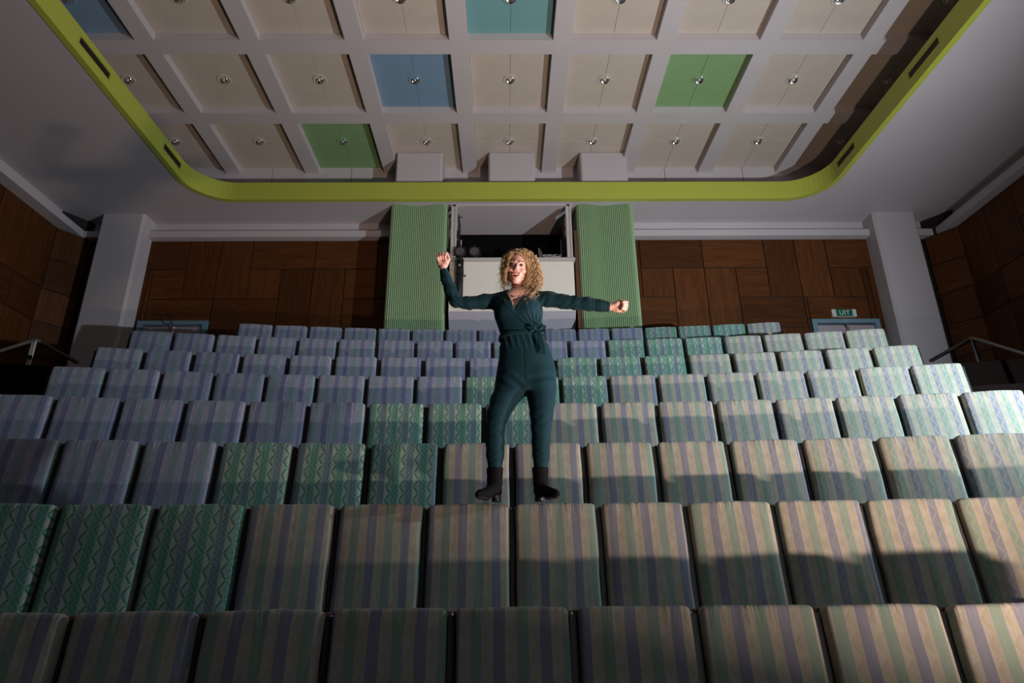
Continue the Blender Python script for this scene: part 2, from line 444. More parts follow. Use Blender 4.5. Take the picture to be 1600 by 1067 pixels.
for k in range(10):
    x = CX+(k-4.5)*CP
    boxo('ceiling_beam', (x-BW/2,x+BW/2,-2.5,RB,HB,HP+.03), M['beam'], ceiling, bev=.004)
for j, y in enumerate(yb):
    for k in range(9):
        x0_ = CX+(k-4.5)*CP+BW/2; x1_ = x0_+CP-BW
        boxo('ceiling_beam', (x0_-.003,x1_+.003,y-.15,y+.15,HB,HP+.03), M['beam'], ceiling)
special = {(-2,0):'greenboard', (-1,1):'blueboard', (2,1):'greenboard', (0,2):'tealboard', (-4,2):'blueboard'}
tcache={}
lamp0 = None
names_row = ['the back coffer row','the second coffer row from back','the third coffer row from back','the fourth coffer row from back']
ordn = ['first','second','third','fourth','fifth','sixth','seventh','eighth','ninth','tenth','eleventh','twelfth','thirteenth','fourteenth','fifteenth','sixteenth','seventeenth','eighteenth','nineteenth','twentieth']
for j in range(4):
    ya, yc = yb[j]+.15, (RB if j==0 else yb[j-1]-.15)
    for k in range(-4,5):
        x = CX+k*CP; xa, xc = x-CP/2+BW/2, x+CP/2-BW/2
        mt = special.get((k,j),'cream')
        for (a0,a1) in ((xa,x),(x,xc)):
            for (b0,b1) in ((ya,lampY[j]),(lampY[j],yc)):
                w,h=a1-a0-.004,b1-b0-.004; key=(round(w,3),round(h,3),mt)
                if key not in tcache:
                    bm=bmesh.new(); box(bm,-w/2,w/2,-h/2,h/2,0,.03,bev=.003)
                    me=bpy.data.meshes.new('ceiling_panel'); bmesh.ops.recalc_face_normals(bm,faces=bm.faces); bm.to_mesh(me); bm.free(); me.materials.append(M[mt]); tcache[key]=me
                o=bpy.data.objects.new('ceiling_panel',tcache[key]); link(o,ceiling); o.location=((a0+a1)/2,(b0+b1)/2,HP+random.uniform(-.001,.001))
        # spotlight
        t = empty('ceiling_spotlight', (x,lampY[j],HP))
        tone = {'cream':'cream','blueboard':'blue','greenboard':'green','tealboard':'teal'}[mt]
        lb = 'chrome spotlight in %s, %s from left, on %s panels'%(names_row[j], ordn[k+4], tone)
        tag(t, lb, 'spotlight', 'eyeball spotlights in the coffered ceiling')
        key='ring'+mt
        if key not in tcache:
            bm=bmesh.new(); vs=[]
            for (rr,zz) in ((.125,0),(.122,-.010),(.105,-.014),(.088,-.008),(.082,.004)):
                vs.append([bm.verts.new((rr*math.cos(2*math.pi*i/28),rr*math.sin(2*math.pi*i/28),zz)) for i in range(28)])
            for a,b_ in zip(vs[:-1],vs[1:]):
                for i in range(28): bm.faces.new((a[i],a[(i+1)%28],b_[(i+1)%28],b_[i]))
            bmesh.ops.recalc_face_normals(bm,faces=bm.faces)
            me=bpy.data.meshes.new('trim_ring'); bm.to_mesh(me); bm.free(); me.materials.append(M[mt]); tcache[key]=me
        link(bpy.data.objects.new('trim_ring',tcache[key]),t)
        if 'refl' not in tcache:
            bm=bmesh.new()                      # tilted reflector bowl, rim and bulb
            rot=Matrix.Rotation(R(-22),3,'X')@Matrix.Rotation(R(14),3,'Y')
            vs=[]
            for (rr,zz) in ((.080,.006),(.078,-.022),(.070,-.026),(.060,-.018),(.040,-.002),(.012,.006)):
                vs.append([bm.verts.new(rot@Vector((rr*math.cos(2*math.pi*i/24),rr*math.sin(2*math.pi*i/24),zz))) for i in range(24)])
            for a,b_ in zip(vs[:-1],vs[1:]):
                for i in range(24): bm.faces.new((a[i],a[(i+1)%24],b_[(i+1)%24],b_[i]))
            bmesh.ops.recalc_face_normals(bm,faces=bm.faces)
            me=bpy.data.meshes.new('reflector'); bm.to_mesh(me); bm.free(); me.materials.append(M['chrome'])
            for p in me.polygons: p.use_smooth=True
            tcache['refl']=me
            bm=bmesh.new(); ball(bm,rot@Vector((0,0,-.022)),.034,n=14)
            me=bpy.data.meshes.new('bulb'); bm.to_mesh(me); bm.free(); me.materials.append(M['chrome'])
            for p in me.polygons: p.use_smooth=True
            tcache['bulb']=me
        link(bpy.data.objects.new('reflector',tcache['refl']),t); link(bpy.data.objects.new('bulb',tcache['bulb']),t)

# white boxes hanging behind the fascia
for (a,b_,lb) in ((-2.257,-1.286,'left'),(-.326,.646,'middle'),(1.599,2.585,'right')):
    t = empty('ceiling_box', ((a+b_)/2, 11.5, 7.21))
    bm = bmesh.new(); box(bm, a-(a+b_)/2, b_-(a+b_)/2, 11.25-11.5, RB-11.5-.002, 0, HP-7.21-.002, bev=.035)
    bmo('box_casing', bm, M['plaster'], t)
    tag(t, {'left':'white boxed duct behind the lime band, left of three, beside the coffer next to green','middle':'white boxed duct behind the lime band, the middle one of three','right':'white boxed duct behind the lime band, right one of three'}[lb], 'duct', 'white boxes above the lime band')

# ------------------------------------------------------------------ pillars
for (xa,xb,side) in ((-8.336,-7.440,'left'),(7.735,8.640,'right')):
    t = empty('pillar', ((xa+xb)/2, 11.8, FL[3]))
    w=(xb-xa)/2; h=LOWZ-FL[3]
    bm=bmesh.new()
    c=.05; pts=[(-w,.2),(-w,-.23+c),(-w+c,-.23),(w-c,-.23),(w,-.23+c),(w,.2)]
    lo=[bm.verts.new((p[0],p[1],0)) for p in pts]; hi=[bm.verts.new((p[0],p[1],h)) for p in pts]
    for i in range(6): bm.faces.new((lo[i],lo[(i+1)%6],hi[(i+1)%6],hi[i]))
    bm.faces.new(lo); bm.faces.new(hi)
    bmo('shaft', bm, M['plaster'], t)
    boxo('back_strip', (-w-.05,-w,.0,.2,0,h) if side=='left' else (w,w+.05,.0,.2,0,h), WV, t)
    tag(t, 'square white pillar at the back %s corner, beside the panelled wall'%side, 'pillar', 'white corner pillars')

# ------------------------------------------------------------------ fluted green columns
for (xa,xb,side) in ((-2.285,-1.18,'left'),(1.496,2.611,'right')):
    t = empty('fluted_column', ((xa+xb)/2, 11.6, FL[7]))
    w=(xb-xa)/2; h=LOWZ-FL[7]; r=.10; yf=11.235-11.6; yk=.4
    path=[]                                   # smooth outline: left side, rounded corner, waved front, corner, right side
    def wave(x): return yf+0.08*.5*(1+math.cos(math.pi*x/(w-r)))
    for i in range(9): path.append((-w, yk+(yf+r-yk)*i/8))
    for i in range(1,9): a=math.pi+i*(math.pi/2)/8; path.append((-w+r+r*math.cos(a), yf+r+r*math.sin(a)))
    for i in range(1,40): x=-w+r+(2*w-2*r)*i/40; path.append((x, wave(x)))
    for i in range(0,9): a=1.5*math.pi+i*(math.pi/2)/8; path.append((w-r+r*math.cos(a), yf+r+r*math.sin(a)))
    for i in range(1,9): path.append((w, yf+r+(yk-yf-r)*i/8))
    P=np.array(path); seg=np.hypot(*(P[1:]-P[:-1]).T); s=np.concatenate([[0],np.cumsum(seg)]); Ltot=s[-1]
    nrib=int(round(Ltot/.0385)); N=nrib*8
    q=np.linspace(0,Ltot,N+1); px=np.interp(q,s,P[:,0]); py=np.interp(q,s,P[:,1])
    tx=np.gradient(px); ty=np.gradient(py); ln=np.hypot(tx,ty); nx,ny=ty/ln,-tx/ln
    prof_=np.abs(np.sin(math.pi*q/(Ltot/nrib)))**.8*.030
    px=px+nx*(prof_-.007); py=py+ny*(prof_-.007)
    bm=bmesh.new()
    lo=[bm.verts.new((px[i],py[i],0)) for i in range(N+1)]; hi=[bm.verts.new((px[i],py[i],h-.001)) for i in range(N+1)]
    for i in range(N): bm.faces.new((lo[i],lo[i+1],hi[i+1],hi[i]))
    bm.faces.new(hi); bm.faces.new(lo)
    bmo('fluted_casing', bm, M['column'], t)
    tag(t, 'wide fluted green column on the %s side of the projection booth'%side, 'column', 'fluted green columns')

# ------------------------------------------------------------------ projection booth
BX0, BX1, BYF = -1.07, 1.36, 11.2
t = empty('projection_booth', (.145, BYF, 4.3))
tag(t, 'cream projection booth with an open black window between two green fluted columns', 'booth')
def loc(d): return (d[0]-.145,d[1]-.145,d[2]-BYF,d[3]-BYF,d[4]-4.3,d[5]-4.3)
boxo('parapet', loc((BX0,BX1,BYF,BYF+.05,4.771,5.83)), M['white'], t, bev=.006)
bm=bmesh.new()   # undercut below the parapet
v=[bm.verts.new((x-.145,y-BYF,z-4.3)) for x in (BX0,BX1) for (y,z) in ((BYF,4.771),(BYF+.6,4.05),(WB,4.05),(WB,4.771))]
for f in ((0,1,5,4),(1,2,6,5),(2,3,7,6),(3,0,4,7),(0,1,2,3),(4,5,6,7)): bm.faces.new([v[i] for i in f])
bmo('undercut', bm, M['lavgrey'], t)
for xa,xb in ((BX0,BX0+.04),(BX1-.04,BX1)): boxo('side_panel', loc((xa,xb,BYF+.05,WB,4.771,5.83)), M['white'], t)
boxo('sill', loc((BX0-.03,BX1+.03,BYF-.03,BYF+.75,5.834,5.904)), M['frame'], t, bev=.008)
for k,(xa,xb) in enumerate(((BX0,BX0+.115),(BX1-.115,BX1))):
    p=boxo('window_post', loc((xa,xb,BYF+.03,BYF+.13,5.904,LOWZ-.004)), M['frame'], t, bev=.006)
    boxo('post_cap', loc((xa+.02,xb-.02,BYF+.018,BYF+.03,LOWZ-.05,LOWZ-.02)), M['black'], p)
    boxo('groove', loc((xa+.07,xa+.078,BYF+.026,BYF+.03,5.93,LOWZ-.06)), M['rail'], p)
boxo('top_rail', loc((BX0-.02,BX1+.02,BYF+.02,BYF+.15,LOWZ-.045,LOWZ-.001)), M['plaster'], t, bev=.004)
for sx,xw in ((1,BX0+.13),(-1,BX1-.13)):
    d=(min(xw,xw+sx*.02),max(xw,xw+sx*.02))
    boxo('shutter', loc((d[0],d[1],BYF+.2,BYF+.62,5.91,LOWZ-.14)), M['black'], t)
    boxo('shutter_edge', loc((d[0]+sx*.03,d[1]+sx*.03,BYF+.62,BYF+.66,5.91,LOWZ-.5)), M['frame'], t)
boxo('side_post', loc((1.40,1.46,BYF+.05,BYF+.13,4.3,6.55)), M['backboard'], t)
boxo('hook', loc((BX0+.12,BX0+.22,BYF+.16,BYF+.17,LOWZ-.24,LOWZ-.22)), M['steelblack'], t)
# room behind the opening
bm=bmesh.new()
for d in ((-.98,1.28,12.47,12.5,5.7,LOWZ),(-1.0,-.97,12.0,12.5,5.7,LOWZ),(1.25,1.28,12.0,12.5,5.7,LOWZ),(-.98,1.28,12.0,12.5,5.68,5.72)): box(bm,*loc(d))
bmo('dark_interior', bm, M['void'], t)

# things on / under the booth window
def parcan(x, lb):
    t=empty('stage_light',(x,BYF+.02,5.904)); tag(t,lb,'stage light','round stage lights on the booth sill')
    bm=bmesh.new(); cyl(bm,(0,-.05,.125),(0,.16,.15),.112,.095,n=24); cyl(bm,(0,.16,.15),(0,.24,.158),.095,.05,n=24); bmo('housing',bm,M['black'],t,True)
    bm=bmesh.new(); cyl(bm,(0,-.062,.124),(0,-.052,.125),.089,n=28); bmo('lens',bm,M['lens'],t)
    bm=bmesh.new(); torus(bm,(0,-.06,.124),.103,.014,axis=(0,1,-.12),n=28); 
    for a in (45,135,225,315): box(bm,.12*math.cos(R(a))-.014,.12*math.cos(R(a))+.014,-.07,-.05,.124+.12*math.sin(R(a))-.014,.124+.12*math.sin(R(a))+.014)
    box(bm,-.018,.018,-.065,-.05,.23,.27)
    bmo('filter_frame',bm,M['black'],t)
    bm=bmesh.new(); box(bm,-.13,.13,.03,.06,.0,.012); 
    for s in (-1,1): box(bm,s*.125-.006,s*.125+.006,.03,.06,.0,.14)
    bmo('yoke',bm,M['steelblack'],t)
    return t
parcan(-.868,'round black stage light with grey lens on the booth sill, at the left post')
parcan(-.585,'round black stage light with grey lens on the booth sill, nearer the woman')
t=empty('stage_light',(.72,BYF+.1,5.904)); tag(t,'black tilted lamp shutter with silver jointed arm on the booth sill','stage light')
bm=bmesh.new(); v=[bm.verts.new(p) for p in ((-.03,-.02,0),(.045,-.02,0),(.035,-.02,.14),(0,-.02,.24),(-.03,-.02,.27),(-.05,-.02,.26),(-.03,.10,0),(.045,.10,0),(.035,.10,.14),(0,.10,.24),(-.03,.10,.27),(-.05,.10,.26))]
bm.faces.new(v[:6]); bm.faces.new(v[6:])
for i in range(6): bm.faces.new((v[i],v[(i+1)%6],v[6+(i+1)%6],v[6+i]))
bmo('shutter_flap',bm,M['lens'],t)
for i,(x,w) in enumerate(((.075,.03),(.12,.025),(.16,.018),(.215,.055),(.31,.065))):
    bm=bmesh.new(); torus(bm,(x,-.02,.085),.028,.006,axis=(0,1,0),n=16,k=6)
    for vv in bm.verts: vv.co.x=x+(vv.co.x-x)*w/.028
    bmo('arm_link',bm,M['steel'],t,True)
bm=bmesh.new(); cyl(bm,(.05,-.02,.085),(.40,0,.08),.006,n=8); cyl(bm,(.40,0,.01),(.40,0,.13),.014,n=8); bmo('arm_rod',bm,M['steel'],t)

t=empty('hanging_tube',(-.86,BYF-.10,5.83)); tag(t,'long black tube hanging from the booth sill beside the raised fist','tube')
bm=bmesh.new(); cyl(bm,(0,0,-.02),(0,0,-.95),.072,.066,n=24); bmo('tube_body',bm,M['black'],t,True)
bm=bmesh.new(); cyl(bm,(0,0,-.0),(0,0,-.06),.07,.076,n=24); cyl(bm,(0,0,-.33),(0,0,-.24),.077,.077,n=24); bmo('collar',bm,M['steelblack'],t)
bm=bmesh.new(); torus(bm,(0,-.079,-.17),.019,.005,axis=(0,1,0),n=20,k=6); box(bm,-.004,.004,-.082,-.078,-.184,-.156); bmo('round_badge',bm,M['signwhite'],t)
bm=bmesh.new(); box(bm,.068,.11,-.01,.01,-.37,-.355); box(bm,.10,.115,-.02,.02,-.385,-.34); box(bm,-.085,-.07,-.01,.01,-.14,-.12); cyl(bm,(0,0,0),(0,.07,.05),.012,n=8); bmo('clamp',bm,M['black'],t)

# ------------------------------------------------------------------ doors, exit sign, cable
def door(name, x0, x1, ztop):
    z0 = FL[7]; t=empty(name, ((x0+x1)/2, WB, z0)); tag(t, kind='structure'); w=(x1-x0)/2; h=ztop-z0
    bm=bmesh.new()
    for d in ((-w,-w+.1,-.07,.06,0,h),(w-.1,w,-.07,.06,0,h),(-w+.1005,w-.1005,-.07,.06,h-.085,h)): box(bm,*d)
    bmo('door_frame', bm, M['doorblue'], t)
    for (a,b_) in ((-w+.1,-.008),(.008,w-.1)):
        boxo('door_leaf', (a,b_,-.02,.02,.01,h-.09), M['doorleaf'], t, bev=.004)
    boxo('dark_gap', (-w+.1,w-.1,.021,.05,0,h-.086), M['black'], t)
    boxo('closer_rail', (-w+.12,w-.12,-.05,-.03,h-.125,h-.105), M['steel'], t)
    bm=bmesh.new(); cyl(bm,(.03,-.055,h-.42),(.03,-.055,h-.12),.012,n=10); box(bm,-.05,.05,-.05,-.02,h-.17,h-.12,bev=.004); bmo('door_handle', bm, M['chrome'], t)
door('door_1', -7.358, -5.959, 4.905); door('door_2', 6.229, 7.607, 4.88)
t=empty('exit_sign',(6.905,WB-.022,4.925)); tag(t,'green and white exit sign reading UIT above the right blue door frame','sign')
boxo('sign_box',(-.25,.25,-.07,.0,0,.16),M['signwhite'],t,bev=.004)
boxo('sign_face',(-.165,.165,-.076,-.069,.006,.154),M['signgreen'],t)
cu=bpy.data.curves.new('lettering','FONT'); cu.body='UIT'; cu.size=.135; cu.align_x='CENTER'; cu.extrude=.002; cu.space_character=1.05; cu.offset=.002
fo=bpy.data.objects.new('tmp_text',cu); COL.objects.link(fo); bpy.context.view_layer.update()
me=bpy.data.meshes.new_from_object(fo.evaluated_get(bpy.context.evaluated_depsgraph_get())); bpy.data.objects.remove(fo)
me.materials.clear(); lo=mobj('lettering',me,M['signwhite'],t); lo.rotation_euler=(R(90),0,0); lo.location=(0,-.078,.034)
bm=bmesh.new(); torus(bm,(0,0,0),.10,.006,axis=(0,1,0),n=28,k=6); cyl(bm,(.07,0,-.07),(.15,0,-.10),.006,n=6)
o=bmo('cable_loop',bm,M['steelblack'],None,True); o.location=(-6.76,WB-.08,4.93); tag(o,'thin black cable loop hanging over the left blue door frame','cable')

# ------------------------------------------------------------------ stair handrails
for sx, X0, side in ((-1,-6.69,'left'),(1,6.76,'right')):
    t=empty('handrail',(X0,8.6,FL[6])); tag(t,'grey metal stair handrail on two posts beside the %s end of the upper rows'%side,'handrail','stair handrails')
    zt=(3.255 if sx<0 else 3.21)-FL[6]
    bm=bmesh.new()
    pts=[(0,.95,zt-.03),(0,.12,zt-.012),(0,0,zt-.008),(0,-.12,zt-.075),(0,-1.0,zt-.66),(0,-2.2,zt-1.40)]
    prev=None
    for p in pts:
        ring=[bm.verts.new((p[0]+a,p[1],p[2]+b_)) for a,b_ in ((-.025,-.02),(.025,-.02),(.03,0),(.025,.02),(-.025,.02),(-.03,0))]
        if prev:
            for i in range(6): bm.faces.new((prev[i],prev[(i+1)%6],ring[(i+1)%6],ring[i]))
        else: bm.faces.new(ring)
        prev=ring
    bm.faces.new(prev); bmo('rail',bm,M['rail'],t)
    steel = M['steel'] if sx>0 else M['frame']
    for y,z0,z1 in ((-.02,-.0,zt-.02),(-2.0,FL[4]-FL[6],zt-1.28)):
        p=boxo('post',(-.03,.03,y-.012,y+.012,z0,z1),steel,t,bev=.003)
        bm=bmesh.new()
        for zz in (.16,.52): 
            if z1-z0>zz+.2: cyl(bm,(0,y-.03,z1-zz-.1),(0,y+.0,z1-zz-.1),.012,n=8); box(bm,-.02,.035,y-.022,y-.01,z1-zz-.13,z1-zz-.07)
        bmo('bolt',bm,M['steelblack'],p)

# ------------------------------------------------------------------ theatre seats
CW, CT, CH, LEAN = .497, .085, .64, R(8)
def lean(me):
    for v in me.vertices:
        x,y,z=v.co; v.co=(x, y*math.cos(LEAN)+z*math.sin(LEAN), z*math.cos(LEAN)-y*math.sin(LEAN))
def cushion_mesh(name, seed):
    rnd=random.Random(seed); bm=bmesh.new()
    box(bm,-CW/2,CW/2,0,CT,-CH,0)
    bmesh.ops.bevel(bm, geom=list(bm.edges), offset=.024, segments=4, profile=.5, affect='EDGES')
    bmesh.ops.bisect_plane(bm, geom=bm.verts[:]+bm.edges[:]+bm.faces[:], plane_co=(0,0,-CH/2), plane_no=(0,0,1))
    for k in range(1,8): bmesh.ops.bisect_plane(bm, geom=bm.verts[:]+bm.edges[:]+bm.faces[:], plane_co=(-CW/2+CW*k/8,0,0), plane_no=(1,0,0))
    for k in (.12,.3,.7): bmesh.ops.bisect_plane(bm, geom=bm.verts[:]+bm.edges[:]+bm.faces[:], plane_co=(0,0,-CH*k), plane_no=(0,0,1))
    a=[rnd.uniform(-1,1) for _ in range(6)]
    for v in bm.verts:
        x,y,z=v.co; u=x/(CW/2); w=-z/CH
        if y<.03: v.co.y -= .012*(1-u*u)*(1-(2*w-1)**2)
        if w<.08: v.co.z += .004*(math.sin(7*x*2+a[0]*3)*a[1]) - .006*u*u
        if abs(u)>.85: v.co.x += .003*math.sin(w*9+a[2]*3)*a[3]
    me=bpy.data.meshes.new(name); bmesh.ops.recalc_face_normals(bm,faces=bm.faces); bm.to_mesh(me); bm.free()
    for p in me.polygons: p.use_smooth=True
    return me
def base_mesh(name, dims, mat, bev=0, seg=1, ln=False):
    bm=bmesh.new(); box(bm,*dims,bev=bev,seg=seg); bmesh.ops.recalc_face_normals(bm,faces=bm.faces)
    me=bpy.data.meshes.new(name); bm.to_mesh(me); bm.free(); me.materials.append(mat)
    if ln: lean(me)
    return me
# keep the pattern coordinates in the upright cushion: the lean is the part's own rotation
CUSH={}
for k in FAB:
    CUSH[k]=[]
    for s in range(4):
        me=cushion_mesh('backrest',s*7+len(k)); me.materials.append(FAB[k]); CUSH[k].append(me)
SC={k:base_mesh('seat_cushion',(-.245,.245,-.38,.0,-.05,.045),FAB[k],bev=.03,seg=3) for k in FAB}
BB=base_mesh('back_board',(-.2665,.2665,CT,CT+.022,-.72,-.008),M['backboard'],bev=.004)
BR=base_mesh('side_bracket',(-.015,.015,.05,.083,-.72,-.03),M['steelblack'])
LG=base_mesh('leg',(-.018,.018,-.05,.03,0,BACK_H-.66),M['steelblack'],bev=.004)
FT_=base_mesh('foot',(-.03,.03,-.10,.10,0,.012),M['steelblack'])
rotm=Matrix.Rotation(-LEAN,4,'X')
def make_seat(kind, idx, loc_, rz, lim, phase, label, end):
    t=empty('theatre_seat',loc_,rz); tag(t,label,'seat','theatre seats in curved tiers')
    tz=BACK_H
    def part(me, z, y=0, x=0, r=True, parent=t):
        o=bpy.data.objects.new(me.name.split('.')[0],me); link(o,parent)
        m=Matrix.Translation((x,y,z)); o.matrix_local = m@rotm if r else m; return o
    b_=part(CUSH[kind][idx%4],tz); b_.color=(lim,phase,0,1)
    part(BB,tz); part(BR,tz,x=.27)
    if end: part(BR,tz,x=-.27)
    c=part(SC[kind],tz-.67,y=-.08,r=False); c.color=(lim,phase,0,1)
    for s in (-1,1): 
        l=part(LG,0,y=-.1,x=s*.2,r=False)
        link(bpy.data.objects.new('foot',FT_),l)
    return t
rowname=['front row','second row from the front','third row from the front','fourth row from the front','fifth row from the front','sixth row from the front','seventh row from the front','top row']
span=[(-1,7),(-1,10),(-1,12),(-1,15),(0,17),(0,17),(0,18),(0,15)]
greens=[None,(-1,1),(2,4),(5,7),(8,10),(10,12),(12,14),(12,14)]
# last boundary index gives the seat count of each row
for r in range(8):
    Rr=R0+ROWD[r]; lo_i, hi_i = span[r]
    g=greens[r]; n_=0; tot=0
    idxs=list(range(lo_i,hi_i+1))
    if r<4: idxs=[lo_i-1]+idxs+[hi_i+1]
    for i in idxs:
        n_=i-lo_i
        a=((i+.5)*PITCH*KR[r])/Rr+PH[r]/Rr
        x=XC+Rr*math.sin(a); y=ROWD[r]-Rr*(1-math.cos(a))
        if g is None: kind='cream'
        elif i<g[0]: kind='lavender'
        elif i<=g[1]: kind='green'
        else: kind='cream'
        lim=0.0
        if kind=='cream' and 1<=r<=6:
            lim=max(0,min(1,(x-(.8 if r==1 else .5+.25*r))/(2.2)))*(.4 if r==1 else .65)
        desc={'cream':'cream striped','lavender':'lavender striped','green':'green leaf-patterned'}[kind]
        if i<lo_i: lab='%s seat just past the left frame edge in the %s'%(desc,rowname[r])
        elif i>hi_i: lab='%s seat just past the right frame edge in the %s'%(desc,rowname[r])
        else: lab='%s seat, %s from the left in the %s'%(desc, ordn[n_], rowname[r])
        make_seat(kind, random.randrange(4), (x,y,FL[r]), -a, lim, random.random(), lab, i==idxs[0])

# ------------------------------------------------------------------ the woman (signed distance field -> surface nets)
def smin(a,b,k):
    h=np.clip(.5+.5*(b-a)/k,0,1); return b+(a-b)*h-k*h*(1-h)
class Field:
    def __init__(s,xs,ys,zs):
        s.xs,s.ys,s.zs=xs,ys,zs; s.D=np.full((len(xs),len(ys),len(zs)),.2,np.float32)
    def win(s,lo,hi,pad):
        sl=[]
        for ax,l,h in zip((s.xs,s.ys,s.zs),lo,hi):
            i=np.searchsorted(ax,l-pad); j=np.searchsorted(ax,h+pad); sl.append(slice(i,j))
        return tuple(sl), np.meshgrid(s.xs[sl[0]],s.ys[sl[1]],s.zs[sl[2]],indexing='ij')
    def put(s,fn,lo,hi,k=.01,op='add'):
        sl,(x,y,z)=s.win(lo,hi,k+.03)
        if x.size==0: return
        d=fn(x,y,z).astype(np.float32)
        cur=s.D[sl]
        if op=='add': s.D[sl]=smin(cur,d,k)
        else: s.D[sl]=-smin(-cur,d,k)        # subtract
    def cone(s,a,b,ra,rb,k=.012,op='add',sq=None):
        a=np.array(a,float); b=np.array(b,float); ab=b-a; L=ab@ab
        def fn(x,y,z):
            px,py,pz=x-a[0],y-a[1],z-a[2]; t=np.clip((px*ab[0]+py*ab[1]+pz*ab[2])/max(L,1e-9),0,1)
            return np.sqrt((px-t*ab[0])**2+(py-t*ab[1])**2+(pz-t*ab[2])**2)-(ra+(rb-ra)*t)
        m=max(ra,rb); s.put(fn,np.minimum(a,b)-m,np.maximum(a,b)+m,k,op)
    def ell(s,c,r,k=.012,op='add',rot=None):
        c=np.array(c,float); r=np.array(r,float); Rm=np.eye(3) if rot is None else np.array(rot)
        def fn(x,y,z):
            px,py,pz=x-c[0],y-c[1],z-c[2]
            q=[Rm[0,i]*px+Rm[1,i]*py+Rm[2,i]*pz for i in range(3)]
            k0=np.sqrt(sum((q[i]/r[i])**2 for i in range(3))); k1=np.sqrt(sum((q[i]/r[i]**2)**2 for i in range(3)))
            return k0*(k0-1)/np.maximum(k1,1e-6)
        m=r.max(); s.put(fn,c-m,c+m,k,op)
def nets(F, D=None):
    D=F.D if D is None else D; xs,ys,zs=F.xs,F.ys,F.zs
    neg=D<0; nx,ny,nz=D.shape
    c=np.zeros((nx-1,ny-1,nz-1),np.int8)
    for i in (0,1):
        for j in (0,1):
            for k in (0,1): c+=neg[i:nx-1+i,j:ny-1+j,k:nz-1+k]
    act=np.argwhere((c>0)&(c<8)); idx=-np.ones(c.shape,np.int64); idx[tuple(act.T)]=np.arange(len(act))
    P=np.zeros((len(act),3)); cnt=np.zeros(len(act)); A=act
    ax=(xs,ys,zs)
    for d in range(3):
        o1,o2=[q for q in range(3) if q!=d]
        for u in (0,1):
            for v in (0,1):
                a=A.copy(); a[:,o1]+=u; a[:,o2]+=v; b=a.copy(); b[:,d]+=1
                da=D[tuple(a.T)]; db=D[tuple(b.T)]; m=(da<0)!=(db<0)
                t=da[m]/(da[m]-db[m])
                p=np.stack([ax[q][a[m,q]] for q in range(3)],1).astype(float)
                p[:,d]+=t*(ax[d][b[m,d]]-ax[d][a[m,d]])
                P[m]+=p; cnt[m]+=1
    P/=cnt[:,None]; faces=[]
    for d in range(3):
        o1,o2=[q for q in range(3) if q!=d]
        sl0=[slice(None)]*3; sl1=[slice(None)]*3; sl0[d]=slice(0,-1); sl1[d]=slice(1,None)
        ch=neg[tuple(sl0)]!=neg[tuple(sl1)]; e=np.argwhere(ch)
        e=e[(e[:,o1]>0)&(e[:,o2]>0)&(e[:,o1]<D.shape[o1]-1)&(e[:,o2]<D.shape[o2]-1)]
        q=[]
        for (u,v) in ((0,0),(1,0),(1,1),(0,1)):
            a=e.copy(); a[:,o1]-=u; a[:,o2]-=v; q.append(idx[tuple(a.T)])
        q=np.stack(q,1); s0=neg[tuple(e.T)]
        flip = s0 if d!=1 else ~s0
        q[flip]=q[flip][:,::-1]; faces.append(q)
    return P, np.concatenate(faces)
def pymesh(name,P,Fc):
    me=bpy.data.meshes.new(name); me.vertices.add(len(P)); me.vertices.foreach_set('co',P.astype(np.float32).ravel())
    me.loops.add(Fc.size); me.loops.foreach_set('vertex_index',Fc.astype(np.int32).ravel())
    me.polygons.add(len(Fc)); me.polygons.foreach_set('loop_start',np.arange(0,Fc.size,4,dtype=np.int32))
    me.polygons.foreach_set('use_smooth',np.ones(len(Fc),bool)); me.update(calc_edges=True); me.validate(); return me
def axis(lo,hi,coarse,fine):
    """grid line positions: step coarse, and finer inside the given intervals"""
    out=[lo]
    while out[-1]<hi:
        st=coarse
        for a,b,f in fine:
            if a<=out[-1]<b: st=f
            elif out[-1]<a<out[-1]+st: st=max(a-out[-1],.002)
        out.append(out[-1]+st)
    return np.array(out)

PY=4.10
# limb joints (x, y, z, radius of the garment)
Lleg=[(.062,4.10,1.27,.098),(.040,4.10,1.184,.097),(-.012,4.09,1.094,.084),(-.046,4.075,1.005,.072),(-.064,4.07,.915,.060),(-.066,4.085,.83,.058),(-.066,4.10,.745,.054),(-.066,4.112,.63,.042)]
Rleg=[(.222,4.10,1.27,.102),(.238,4.10,1.183,.099),(.242,4.09,1.092,.086),(.238,4.075,1.003,.074),(.233,4.07,.915,.063),(.231,4.085,.828,.057),(.230,4.10,.743,.052),(.224,4.112,.63,.042)]
Larm=[(-.035,4.11,1.822,.056),(-.15,4.09,1.812,.049),(-.25,4.07,1.795,.044),(-.338,4.05,1.800,.040),(-.375,4.04,1.88,.041),(-.405,4.03,1.96,.035),(-.424,4.025,2.022,.030)]
Rarm=[(.222,4.11,1.842,.056),(.31,4.09,1.828,.051),(.41,4.075,1.802,.045),(.495,4.06,1.787,.041),(.58,4.045,1.773,.040),(.66,4.035,1.756,.034),(.722,4.03,1.744,.029)]
TZ=np.array([1.16,1.217,1.294,1.397,1.491,1.56,1.63,1.698,1.757,1.828,1.878,1.905])
TX=np.array([.134,.136,.146,.143,.130,.118,.103,.093,.091,.092,.096,.098])
TA=np.array([.190,.205,.204,.184,.161,.145,.150,.163,.168,.158,.120,.075])
TB=np.array([.105,.118,.128,.122,.106,.098,.102,.110,.112,.092,.070,.055])
TY=np.array([4.11,4.115,4.12,4.115,4.10,4.095,4.095,4.095,4.10,4.11,4.115,4.12])
